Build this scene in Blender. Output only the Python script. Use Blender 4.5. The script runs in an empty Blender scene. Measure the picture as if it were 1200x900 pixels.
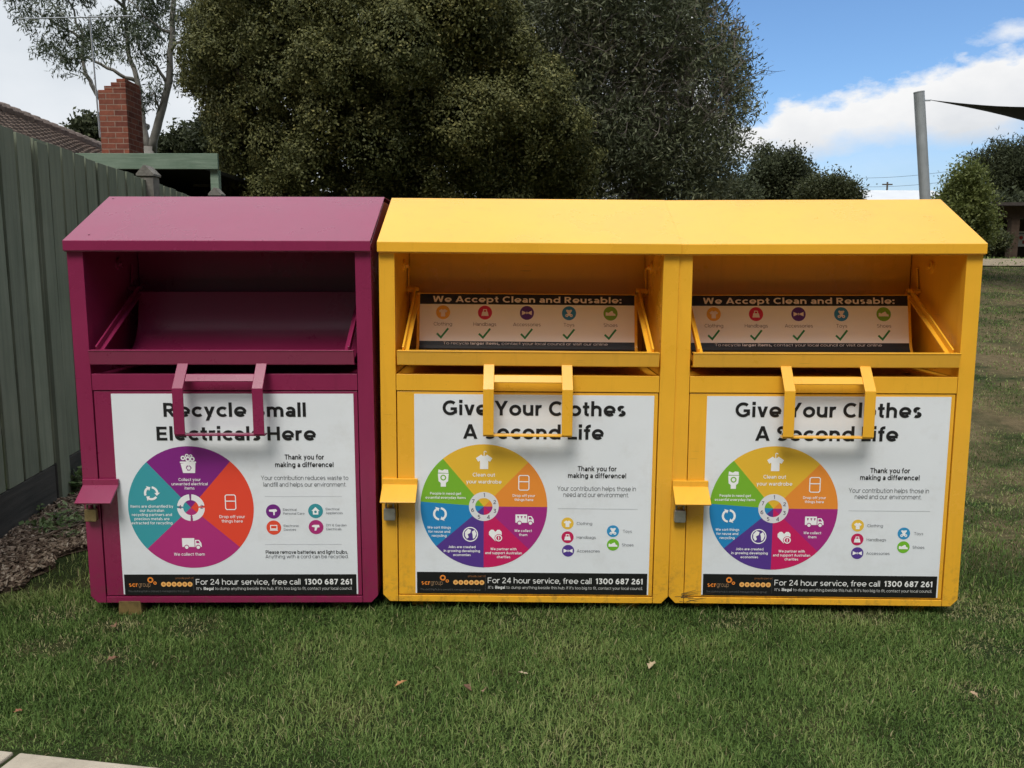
import bpy, bmesh, math, random
import numpy as np
from mathutils import Vector, Matrix

random.seed(7)
rng = np.random.default_rng(11)
scene = bpy.context.scene
COL = scene.collection
R = math.radians
pi = math.pi

# ------------------------------------------------------------------ camera
CAM_Z, FPX, PITCH, ROLL = 1.436, 971.0, 0.1359, 0.0024
_cp, _sp, _cr, _sr = math.cos(PITCH), math.sin(PITCH), math.cos(ROLL), math.sin(ROLL)
FWD = Vector((0, _cp, -_sp))
_up0, _rt0 = Vector((0, _sp, _cp)), Vector((1, 0, 0))
RT, UP = _rt0 * _cr + _up0 * _sr, _up0 * _cr - _rt0 * _sr
cam_d = bpy.data.cameras.new("camera")
cam = bpy.data.objects.new("camera", cam_d)
COL.objects.link(cam)
cam.matrix_world = Matrix(((RT.x, UP.x, -FWD.x, 0), (RT.y, UP.y, -FWD.y, 0), (RT.z, UP.z, -FWD.z, CAM_Z), (0, 0, 0, 1)))
cam_d.sensor_width = 36.0
cam_d.lens = 36.0 * FPX / 1200.0
cam_d.clip_start, cam_d.clip_end = 0.05, 3000
scene.camera = cam


def at(px, py, Y):
    """World point at depth Y along the ray through a photograph pixel."""
    d = FWD + RT * ((px - 600) / FPX) + UP * ((450 - py) / FPX)
    return Vector((0, 0, CAM_Z)) + d * (Y / d.y)


def azel(px, py):
    d = (FWD + RT * ((px - 600) / FPX) + UP * ((450 - py) / FPX)).normalized()
    return math.atan2(d.x, d.y), math.asin(d.z)


# ------------------------------------------------------------------ light, sky, exposure
SUN_EL, SUN_AZ = R(55), R(195)          # azimuth clockwise from +Y: the sun stands behind the camera, a little left
SUN_STRENGTH, SKY_STRENGTH = 1.2, 0.10
scene.view_settings.view_transform = 'Standard'
scene.view_settings.look = 'None'
scene.view_settings.exposure = 0.95
scene.view_settings.gamma = 1.0
scene.view_settings.use_curve_mapping = False
scene.cycles.use_denoising = True
scene.cycles.use_adaptive_sampling = True
scene.cycles.adaptive_threshold = 0.015
scene.cycles.max_bounces = 6
scene.cycles.diffuse_bounces = 3
scene.cycles.glossy_bounces = 2
scene.cycles.transmission_bounces = 2
scene.cycles.transparent_max_bounces = 4
scene.cycles.caustics_reflective = False
scene.cycles.caustics_refractive = False

sun_d = bpy.data.lights.new("sun", 'SUN')
sun_d.energy, sun_d.angle, sun_d.color = SUN_STRENGTH, R(24), (1.0, 0.95, 0.87)
sun = bpy.data.objects.new("sun", sun_d)
COL.objects.link(sun)
_sd = Vector((math.sin(SUN_AZ) * math.cos(SUN_EL), math.cos(SUN_AZ) * math.cos(SUN_EL), math.sin(SUN_EL)))
sun.rotation_euler = _sd.to_track_quat('Z', 'Y').to_euler()
sun.location = _sd * 40


class NT:
    """Small node-tree writer."""
    def __init__(self, tree):
        self.t = tree
        tree.nodes.clear()

    def n(self, kind, **kw):
        nd = self.t.nodes.new(kind)
        for k, v in kw.items():
            if k.startswith('i_'):
                nd.inputs[int(k[2:]) if k[2:].isdigit() else k[2:]].default_value = v
            else:
                setattr(nd, k, v)
        return nd

    def l(self, a, b):
        self.t.links.new(a, b)

    def math(self, op, a, b=None, clamp=False):
        nd = self.t.nodes.new('ShaderNodeMath')
        nd.operation, nd.use_clamp = op, clamp
        for i, v in enumerate((a, b)):
            if v is None:
                continue
            if isinstance(v, (int, float)):
                nd.inputs[i].default_value = v
            else:
                self.l(v, nd.inputs[i])
        return nd.outputs[0]

    def ramp(self, fac, stops):
        nd = self.t.nodes.new('ShaderNodeValToRGB')
        el = nd.color_ramp.elements
        el[0].position, el[0].color = stops[0][0], (*stops[0][1], 1)
        el[1].position, el[1].color = stops[-1][0], (*stops[-1][1], 1)
        for p, c in stops[1:-1]:
            e = el.new(p)
            e.color = (*c, 1)
        self.l(fac, nd.inputs[0])
        return nd.outputs[0]

    def mix(self, fac, a, b, mode='MIX'):
        nd = self.t.nodes.new('ShaderNodeMix')
        nd.data_type, nd.blend_type = 'RGBA', mode
        for s, v in ((nd.inputs[0], fac), (nd.inputs[6], a), (nd.inputs[7], b)):
            if isinstance(v, (int, float)):
                s.default_value = v
            elif isinstance(v, tuple):
                s.default_value = (*v, 1)
            else:
                self.l(v, s)
        return nd.outputs[2]

    def noise(self, vec, scale, detail=4.0, rough=0.55, dist=0.0):
        nd = self.n('ShaderNodeTexNoise', i_Scale=scale, i_Detail=detail, i_Roughness=rough, i_Distortion=dist)
        if vec is not None:
            self.l(vec, nd.inputs['Vector'])
        return nd.outputs[0]


world = bpy.data.worlds.new("World")
scene.world = world
world.use_nodes = True
w = NT(world.node_tree)
wo = w.n('ShaderNodeOutputWorld')
bg = w.n('ShaderNodeBackground', i_Strength=SKY_STRENGTH)
w.l(bg.outputs[0], wo.inputs[0])
sky = w.n('ShaderNodeTexSky', sky_type='NISHITA', sun_disc=False, sun_elevation=SUN_EL, sun_rotation=SUN_AZ,
          altitude=30.0, air_density=1.0, dust_density=0.6, ozone_density=1.6)
tc = w.n('ShaderNodeTexCoord')
sx = w.n('ShaderNodeSeparateXYZ')
w.l(tc.outputs['Generated'], sx.inputs[0])
az = w.math('ARCTAN2', sx.outputs[0], sx.outputs[1])
el = w.math('ARCSINE', sx.outputs[2])
# cloud bank: its upper and lower edge as functions of the azimuth
AZ0, AZ1, EL1 = -0.9, 0.9, 1.4


def edge(points):
    fc = w.n('ShaderNodeFloatCurve')
    c = fc.mapping.curves[0]
    pts = [((a - AZ0) / (AZ1 - AZ0), e / EL1) for a, e in points]
    while len(c.points) < len(pts):
        c.points.new(0.5, 0.5)
    for p, (x, y) in zip(c.points, sorted(pts)):
        p.location = (min(max(x, 0), 1), min(max(y, 0), 1))
        p.handle_type = 'AUTO_CLAMPED'
    fc.mapping.update()
    t = w.math('DIVIDE', w.math('SUBTRACT', az, AZ0), AZ1 - AZ0, clamp=True)
    w.l(t, fc.inputs['Value'])
    return w.math('MULTIPLY', fc.outputs[0], EL1)


top_pts = [azel(px, py) for px, py in ((880, 132), (930, 112), (1000, 104), (1060, 82), (1110, 58), (1200, 40))]
top = edge([(-0.9, 1.35), (-0.2, 1.35), (0.05, 0.8), (0.2, 0.30)] + top_pts + [(0.75, 0.40), (0.9, 0.5)])
bot_pts = [azel(px, py) for px, py in ((880, 180), (1000, 172), (1100, 165), (1200, 148))]
bot = edge([(-0.9, 0.0), (-0.1, 0.0), (0.1, 0.04)] + bot_pts + [(0.9, 0.2)])
mp = w.n('ShaderNodeMapping')
mp.inputs['Scale'].default_value = (1, 1, 1.9)
w.l(tc.outputs['Generated'], mp.inputs[0])
n1 = w.noise(mp.outputs[0], 9.0, 8.0, 0.58)
n2 = w.noise(mp.outputs[0], 26.0, 6.0, 0.6)
bump = w.math('MULTIPLY', w.math('SUBTRACT', n1, 0.5), 0.085)
bump2 = w.math('MULTIPLY', w.math('SUBTRACT', n2, 0.5), 0.045)
d_top = w.math('ADD', w.math('ADD', w.math('SUBTRACT', top, el), bump), bump2)
m_top = w.math('DIVIDE', d_top, 0.016, clamp=True)
d_bot = w.math('ADD', w.math('SUBTRACT', el, bot), w.math('MULTIPLY', bump, 0.9))
m_bot = w.math('DIVIDE', w.math('ADD', d_bot, 0.016), 0.032, clamp=True)
mask = w.math('MULTIPLY', m_top, m_bot)
# low thin haze cloud near the horizon, a few wisps, and broken cloud overhead
low = w.math('MULTIPLY', w.math('SUBTRACT', 1.0, w.math('DIVIDE', w.math('ADD', el, bump), 0.19, clamp=True)), 0.74)
wisp = w.math('MULTIPLY', w.math('DIVIDE', w.math('SUBTRACT', w.noise(mp.outputs[0], 4.3, 7.0, 0.62, 0.4), 0.56), 0.12, clamp=True), 0.55)
high = w.math('DIVIDE', w.math('SUBTRACT', el, 0.42), 0.25, clamp=True)
over = w.math('MULTIPLY', w.math('DIVIDE', w.math('SUBTRACT', w.noise(mp.outputs[0], 2.6, 6.0, 0.55), 0.40), 0.12, clamp=True), high)
mask = w.math('MAXIMUM', mask, low)
mask = w.math('MAXIMUM', mask, w.math('MULTIPLY', wisp, high))
mask = w.math('MAXIMUM', mask, over)
# one small streak of cloud high on the right
_wa, _we = azel(1190, 36)
wd = w.math('SQRT', w.math('ADD', w.math('POWER', w.math('DIVIDE', w.math('SUBTRACT', az, _wa), 0.045), 2.0), w.math('POWER', w.math('DIVIDE', w.math('SUBTRACT', el, _we), 0.011), 2.0)))
ws = w.math('DIVIDE', w.math('ADD', w.math('SUBTRACT', 1.0, wd), w.math('MULTIPLY', w.math('SUBTRACT', n2, 0.5), 2.4)), 0.9, clamp=True)
mask = w.math('MAXIMUM', mask, w.math('MULTIPLY', ws, 0.75))
thick = w.math('DIVIDE', d_top, 0.11, clamp=True)
shade = w.math('ADD', w.math('MULTIPLY', w.noise(mp.outputs[0], 5.0, 6.0, 0.5), 0.5), w.math('MULTIPLY', thick, 0.55))
CL = 7.7
ccol = w.ramp(shade, [(0.28, (CL * 1.04, CL * 1.04, CL * 1.04)), (0.58, (CL * .86, CL * .88, CL * .91)), (0.88, (CL * .62, CL * .67, CL * .72))])
skyc = w.mix(1.0, sky.outputs[0], (0.52, 0.66, 0.80), 'MULTIPLY')
# dark band added to the unseen low sky behind the camera, dimming bin interiors
rear = w.math('DIVIDE', w.math('SUBTRACT', 0.25, sx.outputs[1]), 0.5, clamp=True)
lowr = w.math('SUBTRACT', 1.0, w.math('DIVIDE', w.math('SUBTRACT', el, 0.36), 0.38, clamp=True))
dim = w.math('SUBTRACT', 1.0, w.math('MULTIPLY', w.math('MULTIPLY', rear, lowr), 0.88))
zen = w.math('ADD', w.math('ADD', 0.62, w.math('MULTIPLY', w.math('DIVIDE', w.math('SUBTRACT', -0.05, az), 0.25, clamp=True), 0.13)), w.math('MULTIPLY', w.math('DIVIDE', w.math('SUBTRACT', el, 0.45), 0.6, clamp=True), 0.62))  # cloud lifted on the left, and brightened above the frame to light the roofs
w.l(w.mix(1.0, w.mix(mask, skyc, w.mix(1.0, ccol, zen, 'MULTIPLY')), dim, 'MULTIPLY'), bg.inputs[0])

# ------------------------------------------------------------------ helpers: meshes


def tag(o, label=None, cat=None, group=None, kind=None):
    if label: o['label'] = label
    if cat: o['category'] = cat
    if group: o['group'] = group
    if kind: o['kind'] = kind
    return o


def empty(name, loc=(0, 0, 0), rot=(0, 0, 0)):
    o = bpy.data.objects.new(name, None)
    o.empty_display_size = 0.2
    COL.objects.link(o)
    o.location, o.rotation_euler = loc, rot
    return o


def link(name, me, mats, parent=None):
    o = bpy.data.objects.new(name, me)
    COL.objects.link(o)
    for m in (mats if isinstance(mats, (list, tuple)) else [mats]):
        me.materials.append(m)
    if parent is not None:
        o.parent = parent
    return o


def copy_tree(o, parent=None):
    c = o.copy()
    COL.objects.link(c)
    if parent is not None:
        c.parent = parent
    for ch in list(o.children):
        copy_tree(ch, c)
    return c


class MB:
    """Collects shapes; build() links them as one mesh object."""
    def __init__(self):
        self.v, self.f, self.m = [], [], []
        self.mi = 0

    def add(self, vs, fs):
        o = len(self.v)
        self.v += [tuple(p) for p in vs]
        self.f += [tuple(i + o for i in f) for f in fs]
        self.m += [self.mi] * len(fs)

    def box(self, x0, x1, y0, y1, z0, z1):
        self.add([(x0, y0, z0), (x1, y0, z0), (x1, y1, z0), (x0, y1, z0), (x0, y0, z1), (x1, y0, z1), (x1, y1, z1), (x0, y1, z1)],
                 [(0, 3, 2, 1), (4, 5, 6, 7), (0, 1, 5, 4), (1, 2, 6, 5), (2, 3, 7, 6), (3, 0, 4, 7)])

    def prism(self, pts, a, b, axis):
        """Polygon extruded from a to b along axis ('x','y','z'); pts in the two other axes."""
        def mk(p, t):
            return {'x': (t, p[0], p[1]), 'y': (p[0], t, p[1]), 'z': (p[0], p[1], t)}[axis]
        n = len(pts)
        self.add([mk(p, a) for p in pts] + [mk(p, b) for p in pts],
                 [tuple(range(n - 1, -1, -1)), tuple(range(n, 2 * n))] + [(i, (i + 1) % n, n + (i + 1) % n, n + i) for i in range(n)])

    def sheet(self, prof, x0, x1, t):
        """Bent plate: a (y,z) profile with thickness t, extruded along x."""
        P = [Vector(p) for p in prof]
        out = []
        for i, p in enumerate(P):
            a = (P[i] - P[i - 1]).normalized() if i else (P[1] - P[0]).normalized()
            b = (P[i + 1] - P[i]).normalized() if i < len(P) - 1 else a
            na, nb = Vector((-a.y, a.x)), Vector((-b.y, b.x))
            n = (na + nb).normalized()
            out.append(p - n * (t / max(0.35, n.dot(na))))
        self.prism([tuple(p) for p in P] + [tuple(p) for p in reversed(out)], x0, x1, 'x')

    def tube(self, pts, rad, seg=8, cap=True):
        P = [Vector(p) for p in pts]
        if isinstance(rad, (int, float)):
            rad = [rad] * len(P)
        vs, fs = [], []
        ref = Vector((0.31, 0.17, 0.93))
        for i, p in enumerate(P):
            d = (P[min(i + 1, len(P) - 1)] - P[max(i - 1, 0)]).normalized()
            u = d.cross(ref)
            if u.length < 1e-3:
                u = d.cross(Vector((1, 0, 0)))
            u.normalize()
            v = d.cross(u)
            for k in range(seg):
                a = 2 * pi * k / seg
                vs.append(p + (u * math.cos(a) + v * math.sin(a)) * rad[i])
        for i in range(len(P) - 1):
            for k in range(seg):
                k2 = (k + 1) % seg
                fs.append((i * seg + k, i * seg + k2, (i + 1) * seg + k2, (i + 1) * seg + k))
        if cap:
            fs.append(tuple(range(seg - 1, -1, -1)))
            fs.append(tuple((len(P) - 1) * seg + k for k in range(seg)))
        self.add(vs, fs)

    def obox(self, c, ax, ay, az):
        """Oriented box: centre and three half-axis vectors."""
        c, ax, ay, az = map(Vector, (c, ax, ay, az))
        vs = [c + ax * i + ay * j + az * k for k in (-1, 1) for (i, j) in ((-1, -1), (1, -1), (1, 1), (-1, 1))]
        self.add(vs, [(0, 3, 2, 1), (4, 5, 6, 7), (0, 1, 5, 4), (1, 2, 6, 5), (2, 3, 7, 6), (3, 0, 4, 7)])

    def build(self, name, mats, parent=None, bevel=0.0, smooth=False, normals=True, sharp=None):
        me = bpy.data.meshes.new(name)
        me.from_pydata(self.v, [], self.f)
        if normals:
            bm = bmesh.new()
            bm.from_mesh(me)
            bmesh.ops.recalc_face_normals(bm, faces=bm.faces[:])
            bm.to_mesh(me)
            bm.free()
        me.polygons.foreach_set('material_index', self.m)
        if smooth:
            me.polygons.foreach_set('use_smooth', [True] * len(self.f))
        if sharp:
            me.polygons.foreach_set('use_smooth', [True] * len(self.f))
            me.set_sharp_from_angle(angle=R(sharp))
        o = link(name, me, mats, parent)
        if bevel:
            b = o.modifiers.new('bevel', 'BEVEL')
            b.width, b.segments, b.limit_method, b.angle_limit = bevel, 2, 'ANGLE', R(35)
        return o


def np_mesh(name, verts, faces, tint=None):
    """Fast mesh from arrays: verts (n,3), faces (m,k); tint: one value per face."""
    me = bpy.data.meshes.new(name)
    n, m, k = len(verts), len(faces), faces.shape[1]
    me.vertices.add(n)
    me.vertices.foreach_set('co', verts.astype(np.float32).ravel())
    me.loops.add(m * k)
    me.loops.foreach_set('vertex_index', faces.astype(np.int32).ravel())
    me.polygons.add(m)
    me.polygons.foreach_set('loop_start', np.arange(0, m * k, k, dtype=np.int32))
    me.polygons.foreach_set('loop_total', np.full(m, k, dtype=np.int32))
    if tint is not None:
        a = me.attributes.new('tint', 'FLOAT', 'FACE')
        a.data.foreach_set('value', tint.astype(np.float32))
    me.update(calc_edges=True)
    return me


def unit(a):
    return a / np.maximum(np.linalg.norm(a, axis=1, keepdims=True), 1e-9)


# ------------------------------------------------------------------ helpers: materials
def lin(r, g, b, k=1.0):
    def f(c):
        c /= 255.0
        return (c / 12.92 if c <= 0.04045 else ((c + 0.055) / 1.055) ** 2.4) * k
    return (min(f(r), 0.95), min(f(g), 0.95), min(f(b), 0.95))


def new_mat(name):
    m = bpy.data.materials.new(name)
    m.use_nodes = True
    t = NT(m.node_tree)
    out = t.n('ShaderNodeOutputMaterial')
    return m, t, out


def mat(name, col, rough=0.6, spec=0.4, metal=0.0, var=0.0, scale=6.0, coat=0.0, bump=0.0, bscale=60.0, dark=None, dscale=2.0, damt=0.5):
    """Plain surface with world-space noise in colour, roughness and bump."""
    m, t, out = new_mat(name)
    p = t.n('ShaderNodeBsdfPrincipled')
    p.inputs['Metallic'].default_value = metal
    p.inputs['Specular IOR Level'].default_value = spec
    p.inputs['Coat Weight'].default_value = coat
    p.inputs['Coat Roughness'].default_value = 0.15
    g = t.n('ShaderNodeNewGeometry')
    c = None
    if var:
        f = t.noise(g.outputs['Position'], scale, 6.0, 0.6)
        c = t.ramp(f, [(0.3, tuple(x * (1 - var) for x in col)), (0.7, tuple(min(1, x * (1 + var)) for x in col))])
        rr = t.math('ADD', t.math('MULTIPLY', f, 0.24), rough - 0.12)
        t.l(rr, p.inputs['Roughness'])
    else:
        p.inputs['Roughness'].default_value = rough
    if dark:
        f2 = t.noise(g.outputs['Position'], dscale, 8.0, 0.7)
        k = t.math('MULTIPLY', t.math('DIVIDE', t.math('SUBTRACT', f2, 0.53), 0.16, clamp=True), damt)
        c = t.mix(k, c if c is not None else tuple(col), tuple(dark))
    if c is None:
        p.inputs['Base Color'].default_value = (*col, 1)
    else:
        t.l(c, p.inputs['Base Color'])
    if bump:
        b = t.n('ShaderNodeBump', i_Strength=bump, i_Distance=0.01)
        t.l(t.noise(g.outputs['Position'], bscale, 5.0, 0.6), b.inputs['Height'])
        t.l(b.outputs[0], p.inputs['Normal'])
    t.l(p.outputs[0], out.inputs[0])
    return m


def leaf_mat(name, stops, trans=0.25, rough=0.55, spec=0.25):
    m, t, out = new_mat(name)
    a = t.n('ShaderNodeAttribute', attribute_name='tint')
    c = t.ramp(a.outputs['Fac'], stops)
    p = t.n('ShaderNodeBsdfPrincipled')
    p.inputs['Roughness'].default_value = rough
    p.inputs['Specular IOR Level'].default_value = spec
    t.l(c, p.inputs['Base Color'])
    tr = t.n('ShaderNodeBsdfTranslucent')
    t.l(c, tr.inputs[0])
    mx = t.n('ShaderNodeMixShader')
    mx.inputs[0].default_value = trans
    t.l(p.outputs[0], mx.inputs[1])
    t.l(tr.outputs[0], mx.inputs[2])
    t.l(mx.outputs[0], out.inputs[0])
    return m


M = {}


def paint(name, col, dirt):
    m, t, out = new_mat(name)
    p = t.n('ShaderNodeBsdfPrincipled')
    g = t.n('ShaderNodeNewGeometry')
    pos = g.outputs['Position']
    f = t.noise(pos, 3.0, 7.0, 0.62)
    c = t.ramp(f, [(0.3, tuple(x * 0.93 for x in col)), (0.7, tuple(min(1, x * 1.05) for x in col))])
    # rain streaks and rubbed-in dust: stretched noise
    mp_ = t.n('ShaderNodeMapping')
    mp_.inputs['Scale'].default_value = (26, 26, 2.2)
    t.l(pos, mp_.inputs[0])
    st = t.noise(mp_.outputs[0], 1.0, 6.0, 0.65)
    k = t.math('MULTIPLY', t.math('DIVIDE', t.math('SUBTRACT', st, 0.56), 0.2, clamp=True), 0.18)
    c = t.mix(k, c, dirt)
    sp = t.noise(pos, 95.0, 3.0, 0.5)
    k2 = t.math('MULTIPLY', t.math('DIVIDE', t.math('SUBTRACT', sp, 0.72), 0.06, clamp=True), 0.45)
    c = t.mix(k2, c, dirt)
    # short scratches
    mp3 = t.n('ShaderNodeMapping')
    mp3.inputs['Scale'].default_value = (7, 7, 160)
    mp3.inputs['Rotation'].default_value = (0, 0.5, 0.3)
    t.l(pos, mp3.inputs[0])
    sc_ = t.math('MULTIPLY', t.math('DIVIDE', t.math('SUBTRACT', t.noise(mp3.outputs[0], 1.0, 2.0, 0.5), 0.70), 0.03, clamp=True), t.math('DIVIDE', t.math('SUBTRACT', t.noise(pos, 4.5, 3.0, 0.5), 0.55), 0.08, clamp=True))
    c = t.mix(t.math('MULTIPLY', sc_, 0.5), c, dirt)
    # splashed soil along the foot of the bin
    sz = t.n('ShaderNodeSeparateXYZ')
    t.l(pos, sz.inputs[0])
    lowm = t.math('SUBTRACT', 1.0, t.math('DIVIDE', sz.outputs[2], 0.30, clamp=True))
    k3 = t.math('MULTIPLY', t.math('MULTIPLY', lowm, t.math('DIVIDE', t.math('SUBTRACT', t.noise(pos, 30.0, 6.0, 0.7), 0.5), 0.2, clamp=True)), 0.6)
    c = t.mix(k3, c, (0.10, 0.075, 0.045))
    t.l(c, p.inputs['Base Color'])
    t.l(t.math('ADD', t.math('MULTIPLY', f, 0.22), 0.18), p.inputs['Roughness'])
    p.inputs['Specular IOR Level'].default_value = 0.42
    p.inputs['Coat Weight'].default_value = 0.15
    p.inputs['Coat Roughness'].default_value = 0.22
    b = t.n('ShaderNodeBump', i_Strength=0.06, i_Distance=0.004)
    t.l(t.noise(pos, 240.0, 2.0, 0.5), b.inputs['Height'])
    b2 = t.n('ShaderNodeBump', i_Strength=0.25, i_Distance=0.02)
    t.l(t.noise(pos, 2.4, 2.0, 0.4), b2.inputs['Height'])
    t.l(b.outputs[0], b2.inputs['Normal'])
    t.l(b2.outputs[0], p.inputs['Normal'])
    t.l(p.outputs[0], out.inputs[0])
    return m


M['yellow'] = paint('yellow_paint', (0.90, 0.462, 0.034), (0.42, 0.20, 0.02))
M['magenta'] = paint('magenta_paint', (0.255, 0.021, 0.078), (0.09, 0.012, 0.03))
M['foot_yellow'] = mat('old_yellow_paint', (0.17, 0.115, 0.038), 0.7, var=0.35, scale=25)
M['steel'] = mat('zinc_steel', (0.42, 0.42, 0.40), 0.42, metal=0.8, var=0.25, scale=30)
M['brass'] = mat('old_brass', (0.36, 0.27, 0.13), 0.45, metal=0.6, var=0.3, scale=40)
M['rubber'] = mat('black_gap', (0.015, 0.015, 0.015), 0.8)
# ------------------------------------------------------------------ printed artwork: flat polygons in millimetre layers
K = 1.16
INK = {}


def ink(r, g, b):
    key = (r, g, b)
    if key not in INK:
        INK[key] = mat('ink', lin(r, g, b, K), 0.42, spec=0.4)
    return INK[key]


WHITE, BLACK = (218, 222, 226), (26, 26, 27)


def clip_y(poly, lo, hi):
    for sgn, lim in ((1, lo), (-1, -hi)):
        out = []
        for i, p in enumerate(poly):
            q = poly[(i + 1) % len(poly)]
            a, b = sgn * p[1] - lim, sgn * q[1] - lim
            if a >= 0:
                out.append(p)
            if (a >= 0) != (b >= 0):
                t = a / (a - b)
                out.append((p[0] + (q[0] - p[0]) * t, p[1] + (q[1] - p[1]) * t))
        poly = out
        if not poly:
            break
    return poly


def thicken(pts, wd):
    """Quads of a mitred stroke."""
    P = [Vector(p) for p in pts]
    L, Rr = [], []
    for i, p in enumerate(P):
        a = (P[i] - P[i - 1]).normalized() if i else (P[1] - P[0]).normalized()
        b = (P[i + 1] - P[i]).normalized() if i < len(P) - 1 else a
        na, nb = Vector((-a.y, a.x)), Vector((-b.y, b.x))
        n = na + nb
        n = n.normalized() if n.length > 1e-6 else na
        s = wd / 2 / max(0.4, n.dot(na))
        L.append(tuple(p + n * s))
        Rr.append(tuple(p - n * s))
    return [[L[i], L[i + 1], Rr[i + 1], Rr[i]] for i in range(len(P) - 1)]


def arc(cx, cy, rx, ry, a0, a1, n=None):
    n = n or max(4, int(abs(a1 - a0) / 15))
    return [(cx + rx * math.cos(R(a0 + (a1 - a0) * i / n)), cy + ry * math.sin(R(a0 + (a1 - a0) * i / n))) for i in range(n + 1)]


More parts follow.
